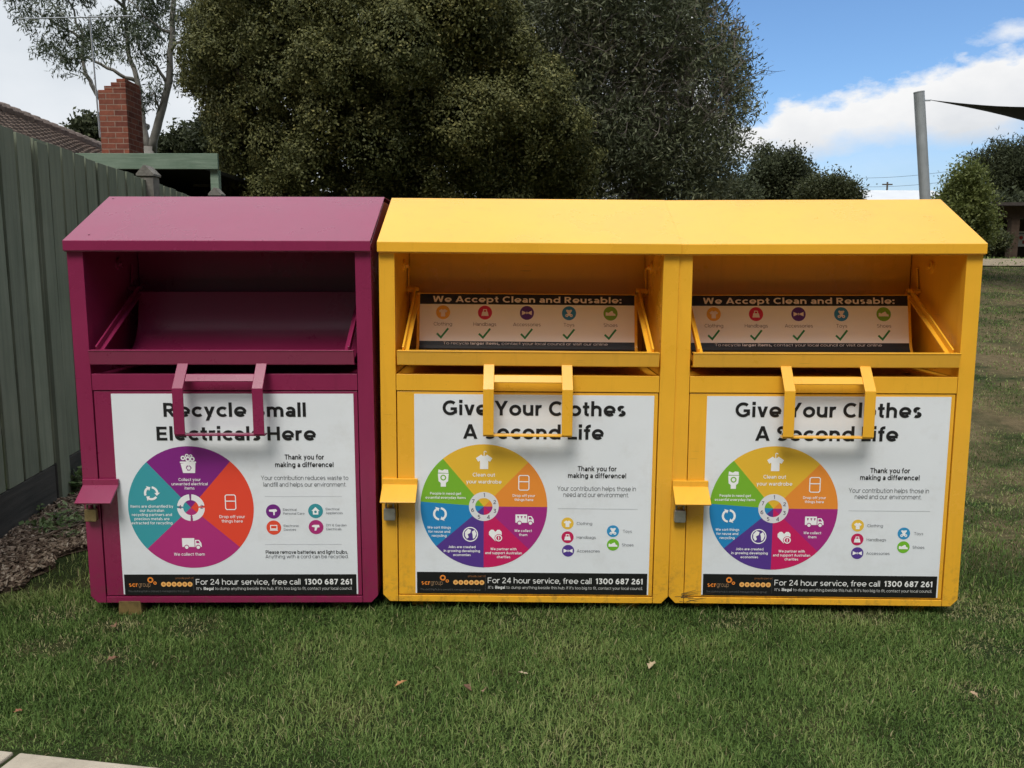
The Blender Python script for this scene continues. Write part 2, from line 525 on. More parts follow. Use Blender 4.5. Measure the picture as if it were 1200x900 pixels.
def glyph(ch, w):
    """Geometric sans letter: cap height 1, x-height .73. Returns polygons and advance width."""
    h, X, S = w / 2, 0.73, []
    def L(*p): S.extend(thicken(p, w))
    def H(x0, x1, y): S.append([(x0, y - h * .94), (x1, y - h * .94), (x1, y + h * .94), (x0, y + h * .94)])
    def D(x0, y0, x1, y1):
        d = Vector((x1 - x0, y1 - y0)).normalized() * w
        for q in thicken([(x0 - d.x, y0 - d.y), (x1 + d.x, y1 + d.y)], w):
            S.append(clip_y(q, min(y0, y1), max(y0, y1)))
    def V(x, y0, y1): S.append([(x - h, y0), (x + h, y0), (x + h, y1), (x - h, y1)])
    def O(cx, cy, rx, ry, a0=0, a1=360): L(*arc(cx, cy, rx - h, ry - h, a0, a1, max(5, int(abs(a1 - a0) / 13))))
    def dot(x, y): S.append([(x - h * 1.1, y - h * 1.1), (x + h * 1.1, y - h * 1.1), (x + h * 1.1, y + h * 1.1), (x - h * 1.1, y + h * 1.1)])
    def bowl(x0, x1, y0, y1):
        r = (y1 - y0) / 2
        xc = max(x0, x1 - r * 1.05)
        H(x0, xc, y1 - h); H(x0, xc, y0 + h)
        L(*arc(xc, (y0 + y1) / 2, x1 - xc - h, r - h, -90, 90, 12))
    o = 0.39
    if ch == 'A': D(h, 0, .46, 1); D(.92 - h, 0, .46, 1); H(.2, .72, .27); a = .92
    elif ch == 'B': V(h, 0, 1); bowl(h, .68, .48 - h * .9, 1); bowl(h, .73, 0, .48 + h * .9); a = .75
    elif ch == 'C': O(.5, .5, .5, .51, 48, 312); a = .86
    elif ch == 'D': V(h, 0, 1); bowl(h, .86, 0, 1); a = .88
    elif ch == 'E': V(h, 0, 1); H(h, .66, 1 - h); H(h, .62, .5); H(h, .67, h); a = .7
    elif ch == 'F': V(h, 0, 1); H(h, .66, 1 - h); H(h, .6, .47); a = .67
    elif ch == 'G': O(.5, .5, .5, .51, 48, 338); V(.93 - h, .12, .5); H(.52, .93, .5 - h * .6); a = .95
    elif ch == 'H': V(h, 0, 1); V(.8 - h, 0, 1); H(h, .8 - h, .5); a = .8
    elif ch == 'I': V(h, 0, 1); a = w
    elif ch == 'J': V(.52 - h, .28, 1); O(.26, .28, .26, .29, 0, -150); a = .53
    elif ch == 'L': V(h, 0, 1); H(h, .6, h); a = .61
    elif ch == 'P': V(h, 0, 1); bowl(h, .72, .36, 1); a = .73
    elif ch == 'R': V(h, 0, 1); bowl(h, .72, .37, 1); D(.74 - h * 1.1, 0, .36, .42); a = .77
    elif ch == 'S':
        O(.35, .735, .33, .275, 40, 262); O(.35, .27, .36, .28, 90, -140); a = .72
    elif ch == 'T': V(.37, 0, 1); H(0, .74, 1 - h); a = .74
    elif ch == 'U': V(h, .36, 1); V(.78 - h, .36, 1); O(.39, .37, .39, .38, 180, 360); a = .78
    elif ch == 'W': D(.28, 0, h, 1); D(.28, 0, .59, 1); D(.9, 0, .59, 1); D(.9, 0, 1.18 - h, 1); a = 1.18
    elif ch == 'Y': D(.42, .40, h, 1); D(.42, .40, .84 - h, 1); V(.42, 0, .46); a = .84
    elif ch == 'a':
        V(.62 - h, 0, .44); O(.31, .44, .31, .29, 150, 0); O(.3, .215, .3, .225); a = .62
    elif ch == 'b': V(h, 0, 1.03); O(o, X / 2, o, .375); a = .78
    elif ch == 'c': O(o, X / 2, o, .375, 45, 315); a = .68
    elif ch == 'd': V(.78 - h, 0, 1.03); O(o, X / 2, o, .375); a = .78
    elif ch == 'e': O(o - .02, X / 2, o - .01, .375, -2, 318) if False else O(o, X / 2, o, .375, 0, 315); H(w, .78 - h * .4, X / 2 - h * .55); a = .77
    elif ch == 'f': V(.2, 0, .78); O(.41, .79, .21 + h, .25, 180, 80); H(0, .4, X - h); a = .42
    elif ch == 'g': V(.78 - h, 0, X); O(o, X / 2 + .01, o, .365); O(.4, 0, .38, .26, 0, -148); a = .78
    elif ch == 'h': V(h, 0, 1.03); O(.34, .42, .34, .32, 180, 0); V(.68 - h, 0, .43); a = .68
    elif ch == 'i': V(h, 0, X); dot(h, .96 - h * .2); a = w
    elif ch == 'j': V(h, -.1, X); dot(h, .96 - h * .2); a = w
    elif ch == 'k': V(h, 0, 1.03); D(.2, .26, .62 - h, X); D(.66 - h, 0, .26, .42); a = .66
    elif ch == 'l': V(h, 0, 1.03); a = w
    elif ch == 'm': V(h, 0, X); O(.31, .43, .31, .31, 180, 0); V(.62 - h, 0, .43); O(.62 - w + .31, .43, .31, .31, 180, 0); V(1.24 - w - h, 0, .43); a = 1.24 - w
    elif ch == 'n': V(h, 0, X); O(.34, .42, .34, .32, 180, 0); V(.68 - h, 0, .43); a = .68
    elif ch == 'o': O(o, X / 2, o, .375); a = .78
    elif ch == 'p': V(h, -.27, X); O(o, X / 2, o, .375); a = .78
    elif ch == 'q': V(.78 - h, -.27, X); O(o, X / 2, o, .375); a = .78
    elif ch == 'r': V(h, 0, X); O(.33, .38, .33, .36, 180, 72); a = .43
    elif ch == 's': O(.27, .53, .25, .21, 30, 262); O(.28, .205, .28, .215, 92, -140); a = .55
    elif ch == 't': V(.2, .2, .95); H(0, .42, X - h); O(.38, .2, .18 + h, .21, 180, 275); a = .44
    elif ch == 'u': V(h, .3, X); V(.68 - h, 0, X); O(.34, .32, .34, .33, 180, 360); a = .68
    elif ch == 'v': D(.33, 0, h, X); D(.33, 0, .66 - h, X); a = .66
    elif ch == 'w': D(.24, 0, h, X); D(.24, 0, .5, X); D(.76, 0, .5, X); D(.76, 0, 1.0 - h, X); a = 1.0
    elif ch == 'x': D(h, 0, .6 - h, X); D(.6 - h, 0, h, X); a = .6
    elif ch == 'y': D(.35, .02, h, X); D(.18, -.27, .67 - h, X); a = .67
    elif ch == 'z': H(.02, .56, X - h); H(.02, .58, h); D(h * 1.3, h, .56 - h, X - h); a = .59
    elif ch == '0': O(.4, .5, .4, .51); a = .8
    elif ch == '1': V(.3 - h, 0, 1); D(.02, .74, .3 - h, 1 - h * .2); a = .32
    elif ch == '2': O(.33, .68, .32, .33, 165, -25); D(.06, w * .7, .6 - h * .8, .6); H(.03, .67, h); a = .68
    elif ch == '3': O(.33, .31, .34, .32, 108, -140); H(.06, .6, 1 - h); D(.28, .52, .58, 1 - w * .8); a = .68
    elif ch == '4': V(.56, 0, 1); H(.03, .74, .28); D(.06 + h * .4, .28, .54, 1); a = .76
    elif ch == '5': O(.33, .33, .34, .34, 120, -140); V(.1 + h, .46, 1); H(.1, .62, 1 - h); a = .69
    elif ch == '6': O(.36, .33, .35, .34); O(.55, .4, .54, .61, 92, 180); a = .73
    elif ch == '7': H(.02, .66, 1 - h); D(.2, 0, .64 - h, 1 - w * .5); a = .68
    elif ch == '8': O(.35, .73, .31, .28); O(.35, .28, .35, .29); a = .7
    elif ch == '9': O(.36, .67, .35, .34); O(.17, .6, .54, .61, 0, -88); a = .73
    elif ch == '.': dot(h * 1.1, h * 1.1); a = w * 1.1
    elif ch == ',': dot(h * 1.1, h * 1.1); D(.0, -.16, h * 1.1, h); a = w * 1.1
    elif ch == ':': dot(h * 1.1, h * 1.1); dot(h * 1.1, .6); a = w * 1.1
    elif ch == '!': V(h * 1.1, .3, 1); dot(h * 1.1, h * 1.1); a = w * 1.1
    elif ch == "'": V(h, .7, 1.02); a = w
    elif ch == '&': O(.36, .77, .22, .24); O(.34, .28, .33, .29, 60, 330); D(.78 - h, 0, .22, .68); a = .8
    else: a = .28
    return [s for s in S if len(s) >= 3], a


BOLD, MED, BOOK = 0.198, 0.155, 0.115


class Art:
    """Printed polygons: x to the right and y down from the top-left corner, in metres."""
    def __init__(self):
        self.polys = []

    def poly(self, pts, col, lay=1.0):
        self.polys.append(([tuple(p) for p in pts], col, lay))

    def rect(self, x0, y0, x1, y1, col, lay=1.0, n=1):
        for i in range(n):
            a, b = x0 + (x1 - x0) * i / n, x0 + (x1 - x0) * (i + 1) / n
            self.poly([(a, y0), (b, y0), (b, y1), (a, y1)], col, lay)

    def stroke(self, pts, wd, col, lay=2.0):
        for k, q in enumerate(thicken(pts, wd)):
            self.poly(q, col, lay + 0.02 * (k % 3))

    def disc(self, x, y, r, col, lay=1.0, n=28):
        self.poly([(x + r * math.cos(2 * pi * i / n), y + r * math.sin(2 * pi * i / n)) for i in range(n)], col, lay)

    def ring(self, x, y, r0, r1, col, lay=2.0, a0=0, a1=360):
        n = max(6, int(abs(a1 - a0) / 9))
        for i in range(n):
            t0, t1 = R(a0 + (a1 - a0) * i / n), R(a0 + (a1 - a0) * (i + 1) / n)
            self.poly([(x + r * math.sin(t), y - r * math.cos(t)) for r, t in ((r0, t0), (r1, t0), (r1, t1), (r0, t1))], col, lay)

    def sector(self, x, y, r, a0, a1, col, lay=1.0):
        """Angles in degrees clockwise from the top."""
        n = max(4, int((a1 - a0) / 4))
        self.poly([(x, y)] + [(x + r * math.sin(R(a0 + (a1 - a0) * i / n)), y - r * math.cos(R(a0 + (a1 - a0) * i / n))) for i in range(n + 1)], col, lay)

    @staticmethod
    def natural(s, wt, gap=0.13):
        adv = 0.0
        for ch in s:
            adv += 0.34 if ch == ' ' else glyph(ch, wt)[1] + gap - (0.03 if ch in 'rtfvyTLYAceo' else 0)
        return adv - gap

    def text(self, s, x, y, cap, col, wt=MED, width=None, align='c', lay=3.0, gap=0.13):
        adv, gl = 0.0, []
        for ch in s:
            if ch == ' ':
                adv += 0.34
                continue
            g, a = glyph(ch, wt)
            gl.append((g, adv))
            adv += a + gap - (0.03 if ch in 'rtfvyTLYAceo' else 0)
        adv -= gap
        sxx = cap if width is None else width / adv
        x0 = x - {'l': 0, 'c': .5, 'r': 1}[align] * adv * sxx
        for g, ox in gl:
            for k, q in enumerate(g):
                self.poly([(x0 + (ox + px) * sxx, y - py * cap) for px, py in q], col, lay + 0.05 * (k % 7))

    def build(self, name, parent, place, step=0.00035):
        """place(x, y, height_above_sheet) -> local point."""
        mats, idx, vs, fs, mi = [], {}, [], [], []
        for pts, col, lay in self.polys:
            if col not in idx:
                idx[col] = len(mats)
                mats.append(ink(*col))
            area = sum(pts[i][0] * pts[(i + 1) % len(pts)][1] - pts[(i + 1) % len(pts)][0] * pts[i][1] for i in range(len(pts)))
            if area > 0:
                pts = pts[::-1]
            o = len(vs)
            vs += [place(px, py, lay * step) for px, py in pts]
            fs.append(tuple(range(o, o + len(pts))))
            mi.append(idx[col])
        me = bpy.data.meshes.new(name)
        me.from_pydata(vs, [], fs)
        me.polygons.foreach_set('material_index', mi)
        return link(name, me, mats, parent)


# --- pictograms (centre x, y; size s = half height)
def ic_shirt(A, x, y, s, c, lay=3.0, hanger=False):
    q = [(-.35, -.8), (-.15, -.62), (.15, -.62), (.35, -.8), (1, -.35), (.72, .1), (.5, -.05), (.5, 1), (-.5, 1), (-.5, -.05), (-.72, .1), (-1, -.35)]
    A.poly([(x + a * s, y + b * s) for a, b in q], c, lay)
    if hanger:
        A.stroke([(x, y - .62 * s), (x, y - .95 * s)] + [(x + .12 * s + .14 * s * math.cos(t), y - 1.08 * s + .14 * s * math.sin(t)) for t in (2.6, 3.6, 4.6, 5.6, 6.4)], s * .1, c, lay)


def ic_bag(A, x, y, s, c, lay=3.0):
    A.poly([(x - .85 * s, y + .8 * s), (x - .65 * s, y - .2 * s), (x + .65 * s, y - .2 * s), (x + .85 * s, y + .8 * s)], c, lay)
    A.stroke([(x - .4 * s, y - .1 * s), (x - .35 * s, y - .7 * s), (x + .35 * s, y - .7 * s), (x + .4 * s, y - .1 * s)], s * .2, c, lay)


def ic_bow(A, x, y, s, c, lay=3.0):
    A.poly([(x - s, y - .45 * s), (x - .3 * s, y - .15 * s), (x - .3 * s, y + .15 * s), (x - s, y + .45 * s)], c, lay)
    A.poly([(x + s, y - .45 * s), (x + .3 * s, y - .15 * s), (x + .3 * s, y + .15 * s), (x + s, y + .45 * s)], c, lay)
    A.ring(x, y, .1 * s, .22 * s, c, lay)


def ic_bear(A, x, y, s, c, lay=3.0):
    for a, b, r in ((-.45, -.6, .25), (.45, -.6, .25), (0, -.3, .48), (-.5, .55, .36), (.5, .55, .36)):
        A.ring(x + a * s, y + b * s, r * s * .35 if b > 0 else 0.0, r * s, c, lay + a * .1 + b * .1)
    A.disc(x, y + .25 * s, .35 * s, c, lay + .2, 14)


def ic_shoe(A, x, y, s, c, lay=3.0):
    q = [(-1, .45), (-1, -.2), (-.75, -.3), (-.5, -.1), (-.1, -.35), (.25, -.55), (.45, -.45), (.55, -.1), (.95, .1), (1, .45)]
    A.poly([(x + a * s, y + b * s) for a, b in q], c, lay)


def ic_bin(A, x, y, s, c, lay=3.0):
    t = .13 * s
    for y0, y1 in ((-1, 1), (-.22, -.08)):
        if y1 < 1:
            A.rect(x - .68 * s, y + y0 * s, x + .68 * s, y + y1 * s, c, lay + .2)
            continue
        p = [(-.68, y0 + .16), (-.52, y0), (.52, y0), (.68, y0 + .16), (.68, y1 - .16), (.52, y1), (-.52, y1), (-.68, y1 - .16), (-.68, y0 + .16), (-.6, y0 + .07)]
        A.stroke([(x + a * s, y + b * s) for a, b in p], t, c, lay)


def ic_truck(A, x, y, s, c, bgc, lay=3.0, marks=False):
    A.rect(x - 1.35 * s, y - .75 * s, x + .35 * s, y + .5 * s, c, lay)
    q = [(.45, .5), (.45, -.5), (1.0, -.5), (1.3, -.05), (1.35, .5)]
    A.poly([(x + a * s, y + b * s) for a, b in q], c, lay)
    A.poly([(x + a * s, y + b * s) for a, b in [(.6, -.02), (.6, -.36), (.92, -.36), (1.1, -.02)]], bgc, lay + .3)
    for wx in (-.75, .85):
        A.disc(x + wx * s, y + .52 * s, .33 * s, bgc, lay + .4, 16)
        A.disc(x + wx * s, y + .55 * s, .24 * s, c, lay + .8, 16)
    if marks:
        for k in range(3):
            xx = x + (-1.1 + .5 * k) * s
            A.poly([(xx, y - .5 * s), (xx + .3 * s, y - .5 * s), (xx + .15 * s, y - .1 * s)], bgc, lay + .3)


def ic_arrows(A, x, y, s, c, n=3, lay=3.0):
    for k in range(n):
        a0, a1 = 360 / n * k + 8, 360 / n * (k + 1) - 34
        A.ring(x, y, .62 * s, .9 * s, c, lay, a0, a1)
        ta, tb = R(a1), R(a1 + 30)
        A.poly([(x + 1.12 * s * math.sin(ta), y - 1.12 * s * math.cos(ta)), (x + .4 * s * math.sin(ta), y - .4 * s * math.cos(ta)), (x + .76 * s * math.sin(tb), y - .76 * s * math.cos(tb))], c, lay + .2)


def ic_globe(A, x, y, s, c, lay=3.0):
    A.ring(x, y, .86 * s, 1.0 * s, c, lay)
    A.poly([(x + a * s, y + b * s) for a, b in [(-.7, -.3), (-.3, -.75), (.1, -.6), (0, -.2), (-.35, .0), (-.2, .4), (-.45, .6), (-.7, .2)]], c, lay)
    A.poly([(x + a * s, y + b * s) for a, b in [(.2, -.35), (.55, -.6), (.8, -.1), (.6, .45), (.35, .6), (.3, .1)]], c, lay)


def ic_heart(A, x, y, s, c, bgc, lay=3.0):
    q = [(0, .95), (-.95, -.05), (-.95, -.5), (-.65, -.82), (-.3, -.82), (0, -.5), (.3, -.82), (.65, -.82), (.95, -.5), (.95, -.05)]
    A.poly([(x + a * s, y + b * s) for a, b in q], c, lay)
    A.disc(x + .5 * s, y + .45 * s, .62 * s, bgc, lay + .3, 20)
    A.ring(x + .5 * s, y + .45 * s, .36 * s, .52 * s, c, lay + .6)
    A.rect(x + .43 * s, y + .2 * s, x + .57 * s, y + .7 * s, c, lay + .6)


def ic_hand(A, x, y, s, c, bgc, lay=3.0):
    A.poly([(x + a * s, y + b * s) for a, b in [(-.6, -.6), (-.55, -1), (-.1, -.85), (.15, -1), (.55, -.95), (.6, -.55)]], c, lay)
    A.poly([(x + a * s, y + b * s) for a, b in [(-.62, -.5), (.62, -.5), (.55, .4), (.3, .6), (.3, 1.05), (-.3, 1.05), (-.3, .6), (-.55, .4)]], c, lay + .1)
    A.ring(x, y - .02 * s, .2 * s, .34 * s, bgc, lay + .4)


def ic_tub(A, x, y, s, c, bgc, lay=3.0):
    A.poly([(x + a * s, y + b * s) for a, b in [(-.85, -.1), (.85, -.3), (.75, 1), (-.62, 1)]], c, lay)
    A.rect(x - .92 * s, y - .34 * s, x + .92 * s, y - .16 * s, c, lay + .1)
    for a, b, r in ((-.55, -.75, .26), (0, -.6, .3), (.5, -.62, .28), (-.1, -1.0, .22), (.35, -.98, .18)):
        A.ring(x + a * s, y + b * s, r * s * .45, r * s, c, lay + .2 + a * .1)
    ic_arrows(A, x + .05 * s, y + .42 * s, .34 * s, bgc, 3, lay + .5)


def ic_dryer(A, x, y, s, c, lay=3.0):
    A.poly([(x + a * s, y + b * s) for a, b in [(-1, -.45), (.6, -.6), (.9, -.3), (.75, .05), (.35, .1), (.3, .9), (0, .9), (-.05, .1), (-1, .0)]], c, lay)


def ic_house(A, x, y, s, c, bgc, lay=3.0):
    A.poly([(x + a * s, y + b * s) for a, b in [(-.9, 0), (0, -.9), (.9, 0), (.6, 0), (.6, .8), (-.6, .8), (-.6, 0)]], c, lay)
    A.disc(x, y + .2 * s, .28 * s, bgc, lay + .3, 14)


def ic_screen(A, x, y, s, c, bgc, lay=3.0):
    A.rect(x - .85 * s, y - .65 * s, x + .85 * s, y + .5 * s, c, lay)
    A.rect(x - .65 * s, y - .45 * s, x + .65 * s, y + .2 * s, bgc, lay + .3)
    A.rect(x - .95 * s, y + .56 * s, x + .95 * s, y + .75 * s, c, lay)


def ic_drill(A, x, y, s, c, lay=3.0):
    A.poly([(x + a * s, y + b * s) for a, b in [(-1, -.35), (-.5, -.55), (.75, -.55), (.85, .05), (.3, .1), (.05, .85), (-.4, .85), (-.25, .1), (-1, -.1)]], c, lay)


PW, PH = 0.98, 0.849


def unpersp(v):
    return v / (1.037 - .037 * v)


class Frame:
    """Reads positions off the enlarged photograph of a poster and turns them into poster metres."""
    def __init__(self, tl, tr, br, bl):
        self.c = (tl, tr, br, bl)

    def __call__(self, x, y):
        tl, tr, br, bl = self.c
        v = (y - (tl[1] + tr[1]) / 2) / ((bl[1] + br[1]) / 2 - (tl[1] + tr[1]) / 2)
        xl, xr = tl[0] + (bl[0] - tl[0]) * v, tr[0] + (br[0] - tr[0]) * v
        return ((x - xl) / (xr - xl) * PW, unpersp(v) * PH)

    def y(self, y):
        return self(self.c[0][0], y)[1]


def footer(A, F, y0, y1, xl, xr, t0, t1):
    yy0, yy1 = F.y(y0), F.y(y1)
    A.rect(0.006, yy0, PW - 0.006, yy1, BLACK, 1.0)
    hh = yy1 - yy0
    X = lambda f: f * PW
    W_ = (226, 226, 224)
    A.text('For 24 hour service, free call', X(.31), yy0 + hh * .5, .0245, W_, .12, X(.445), 'l')
    A.text('1300 687 261', X(.775), yy0 + hh * .5, .0245, W_, BOLD, X(.2), 'l')
    A.text("It's", X(.312), yy0 + hh * .76, .0125, (190, 190, 188), .12, X(.022), 'l')
    A.text("illegal", X(.342), yy0 + hh * .76, .0125, W_, BOLD, X(.042), 'l')
    A.text("to dump anything beside this hub. If it's too big to fit, contact your local council.", X(.39), yy0 + hh * .76, .0125, (190, 190, 188), .12, X(.585), 'l')
    OR = (226, 132, 52)
    A.text('scr', X(.025), yy0 + hh * .60, .020, OR, BOLD, X(.037), 'l')
    A.text('group', X(.065), yy0 + hh * .60, .020, (150, 120, 90), .10, X(.052), 'l')
    A.ring(X(.117), yy0 + hh * .27, .0065, .0125, OR, 2.0)
    A.ring(X(.136), yy0 + hh * .42, .003, .007, OR, 2.0)
    A.text('This clothing hub is owned & managed by the group', X(.02), yy0 + hh * .86, .008, (96, 96, 96), .12, X(.26), 'l')
    for k in range(6):
        xx = X(.172 + .0225 * k)
        A.disc(xx, yy0 + hh * .48, .0105, (238, 176, 100), 1.6, 18)
        A.disc(xx, yy0 + hh * .48, .0048, (196, 122, 58), 2.0, 8)
    A.text('proudly part of', X(.225), yy0 + hh * .22, .008, (150, 100, 60), .12, X(.075), 'l')
    A.rect(X(.299), yy0 + hh * .12, X(.3005), yy0 + hh * .88, (70, 70, 70), 1.6)


def legend(A, F, x, y, r, col, fn, txt, tx, cap=.0122, step=.0165):
    cx, cy = F(x, y)
    A.disc(cx, cy, r, col, 1.2, 30)
    fn(cx, cy)
    for k, s in enumerate(txt):
        px, py = F(tx, y)
        A.text(s, px, py + cap * .48 + (k - (len(txt) - 1) / 2) * step, cap, (112, 114, 120), .11, None, 'l')


def poster_clothes():
    F = Frame((48, 43), (992, 48), (965, 828), (55, 820))
    T, P, I, B = Art(), Art(), Art(), Art()
    dk = (28, 28, 30)
    def line(s, x0, x1, yb, cap, wt, col=dk):
        a, b = F(x0, yb), F(x1, yb)
        T.text(s, a[0], a[1], cap, col, wt, b[0] - a[0], 'l')
    line('Give Your Clothes', 160, 878, 127, .0605, BOLD)
    line('A Second Life', 241, 790, 219, .0605, BOLD)
    line('Thank you for', 690, 842, 342, .021, .18)
    line('making a difference!', 652, 880, 369, .021, .18)
    line('Your contribution helps those in', 610, 918, 419, .0195, .10, (90, 92, 96))
    line('need and our environment.', 634, 890, 443, .0195, .10, (90, 92, 96))
    a, b = F(612, 489), F(925, 489)
    T.rect(a[0], a[1], b[0], a[1] + .0015, (170, 174, 178), 1.2)
    cx, cy = F(322, 484)
    r = .2635
    cols = [(222, 176, 52), (226, 138, 52), (158, 40, 122), (192, 30, 92), (82, 54, 134), (34, 128, 184), (116, 172, 46)]
    angs = [-40, 44, 90, 134, 180, 229, 274, 320]
    for k in range(7):
        P.sector(cx, cy, r, angs[k], angs[k + 1], cols[k], 1.0)
    ring = (214, 214, 216)
    P.ring(cx, cy, .036, .062, ring, 2.0)
    for k in range(7):
        am = R((angs[k] + angs[k + 1]) / 2)
        P.text(str(k + 1), cx + .049 * math.sin(am), cy - .049 * math.cos(am) + .008, .0165, (70, 60, 80), .15)
    wt = (240, 240, 240)
    words = [((322, 362), 27, ['Clean out', 'your wardrobe'], 138, .16), ((479, 440), 16, ['Drop off your', 'things here'], 88, .17),
             ((476, 577), 16, ['We collect', 'them'], 68, .17), ((399, 649), 15.5, ['We partner with', 'and support Australian', 'charities'], 144, .18),
             ((236, 642), 15.5, ['Jobs are created', 'in growing developing', 'economies'], 142, .18), ((147, 567), 16, ['We sort things', 'for reuse and', 'recycling'], 92, .17),
             ((172, 434), 16, ['People in need get', 'essential everyday items'], 158, .17)]
    for (x, y), st, ls, wide, wgt in words:
        sc = (F(x + wide / 2, y)[0] - F(x - wide / 2, y)[0]) / max(P.natural(s, wgt) for s in ls)
        for k, s in enumerate(ls):
            q = F(x, y + st * k + 5)
            P.text(s, q[0], q[1], sc * 1.06, wt, wgt, P.natural(s, wgt) * sc)
    g = lambda x, y: F(x, y)
    ic_shirt(P, *g(323, 306), .034, wt, hanger=True)
    ic_bin(P, *g(479, 390), .031, wt)
    ic_truck(P, *g(482, 533), .0285, wt, cols[2], marks=True)
    ic_heart(P, *g(367, 595), .028, wt, cols[3])
    ic_globe(P, *g(269, 593), .032, wt)
    ic_arrows(P, *g(150, 514), .032, wt, 2)
    ic_hand(P, *g(163, 373), .036, wt, cols[6])
    rr = .0255
    yl, cr, vi, bl, gr = (226, 184, 66), (188, 34, 84), (82, 58, 140), (50, 140, 190), (112, 178, 46)
    legend(I, F, 650, 547, rr, yl, lambda x, y: ic_shirt(I, x, y, .0155, wt), ['Clothing'], 686)
    legend(I, F, 650, 601, rr, cr, lambda x, y: ic_bag(I, x, y, .016, wt), ['Handbags'], 686)
    legend(I, F, 652, 654, rr, vi, lambda x, y: ic_bow(I, x, y, .019, wt), ['Accessories'], 686)
    legend(I, F, 828, 576, rr, bl, lambda x, y: ic_bear(I, x, y, .0165, wt), ['Toys'], 867)
    legend(I, F, 828, 629, rr, gr, lambda x, y: ic_shoe(I, x, y, .0185, wt), ['Shoes'], 863)
    footer(B, F, 741, 824, 0, 0, 0, 0)
    return T, P, I, B


def poster_electricals():
    F = Frame((32, 38), (1022, 33), (1043, 850), (82, 862))
    T, P, I, B = Art(), Art(), Art(), Art()
    dk = (28, 28, 30)
    def line(s, x0, x1, yb, cap, wt, col=dk):
        a, b = F(x0, yb), F(x1, yb)
        T.text(s, a[0], a[1], cap, col, wt, b[0] - a[0], 'l')
    line('Recycle Small', 248, 829, 130, .0575, BOLD)
    line('Electricals Here', 220, 868, 227, .0575, BOLD)
    line('Thank you for', 742, 902, 305, .021, .18)
    line('making a difference!', 703, 942, 336, .021, .18)
    line('Your contribution reduces waste to', 645, 1002, 389, .0185, .10, (90, 92, 96))
    line('landfill and helps our environment.', 655, 994, 416, .0185, .10, (90, 92, 96))
    for yy in (456, 652):
        a, b = F(660, yy), F(976, yy)
        T.rect(a[0], a[1], b[0], a[1] + .0015, (186, 188, 194), 1.2)
    line('Please remove batteries and light bulbs.', 664, 1001, 691, .0155, .15)
    line('Anything with a cord can be recycled.', 663, 1003, 709, .0155, .10, (90, 92, 96))
    cx, cy = F(358, 502)
    r = .2585
    cols = [(124, 34, 122), (222, 70, 48), (170, 46, 116), (56, 148, 158)]
    angs = [-42, 41, 131, 227, 318]
    for k in range(4):
        P.sector(cx, cy, r, angs[k], angs[k + 1], cols[k], 1.0)
        P.ring(cx, cy, .032, .057, (226, 226, 228), 2.0, (angs[k] + angs[k + 1]) / 2 + 5, (angs[(k + 1) % 4] + angs[(k + 1) % 4 + 1]) / 2 - 5 + (360 if k == 3 else 0))
        am = R((angs[k] + angs[k + 1]) / 2)
        P.text(str(k + 1), cx + .045 * math.sin(am), cy - .045 * math.cos(am) + .008, .0165, (112, 60, 110), .15)
    wt = (240, 240, 240)
    words = [((353, 388), 17.5, ['Collect your', 'unwanted electrical', 'items'], 148, .15), ((527, 540), 18, ['Drop off your', 'things here'], 104, .15),
             ((352, 693), 18, ['We collect them'], 126, .15), ((199, 497), 17, ['Items are dismantled by', 'our Australian', 'recycling partners and', 'precious metals are', 'extracted for recycling'], 174, .15)]
    for (x, y), st, ls, wide, wgt in words:
        sc = (F(x + wide / 2, y)[0] - F(x - wide / 2, y)[0]) / max(P.natural(s, wgt) for s in ls)
        for k, s in enumerate(ls):
            q = F(x, y + st * k + 5)
            P.text(s, q[0], q[1], sc * 1.06, wt, wgt, P.natural(s, wgt) * sc)
    ic_tub(P, *F(347, 325), .036, wt, cols[0])
    ic_bin(P, *F(520, 480), .031, wt)
    ic_truck(P, *F(362, 648), .030, wt, cols[2])
    ic_arrows(P, *F(196, 443), .033, wt, 3)
    rr = .0305
    legend(I, F, 695, 518, rr, (110, 36, 124), lambda x, y: ic_dryer(I, x, y, .0175, wt), ['Electrical', 'Personal Care'], 735, .0098)
    legend(I, F, 868, 516, rr, (52, 140, 150), lambda x, y: ic_house(I, x, y, .019, wt, (52, 140, 150)), ['Electrical', 'Appliances'], 910, .0098)
    legend(I, F, 697, 584, rr, (222, 76, 52), lambda x, y: ic_screen(I, x, y, .0175, wt, (222, 76, 52)), ['Electronic', 'Devices'], 738, .0098)
    legend(I, F, 870, 582, rr, (166, 44, 112), lambda x, y: ic_drill(I, x, y, .0175, wt), ['DIY & Garden', 'Electricals'], 912, .0098)
    footer(B, F, 775, 858, 0, 0, 0, 0)
    return T, P, I, B


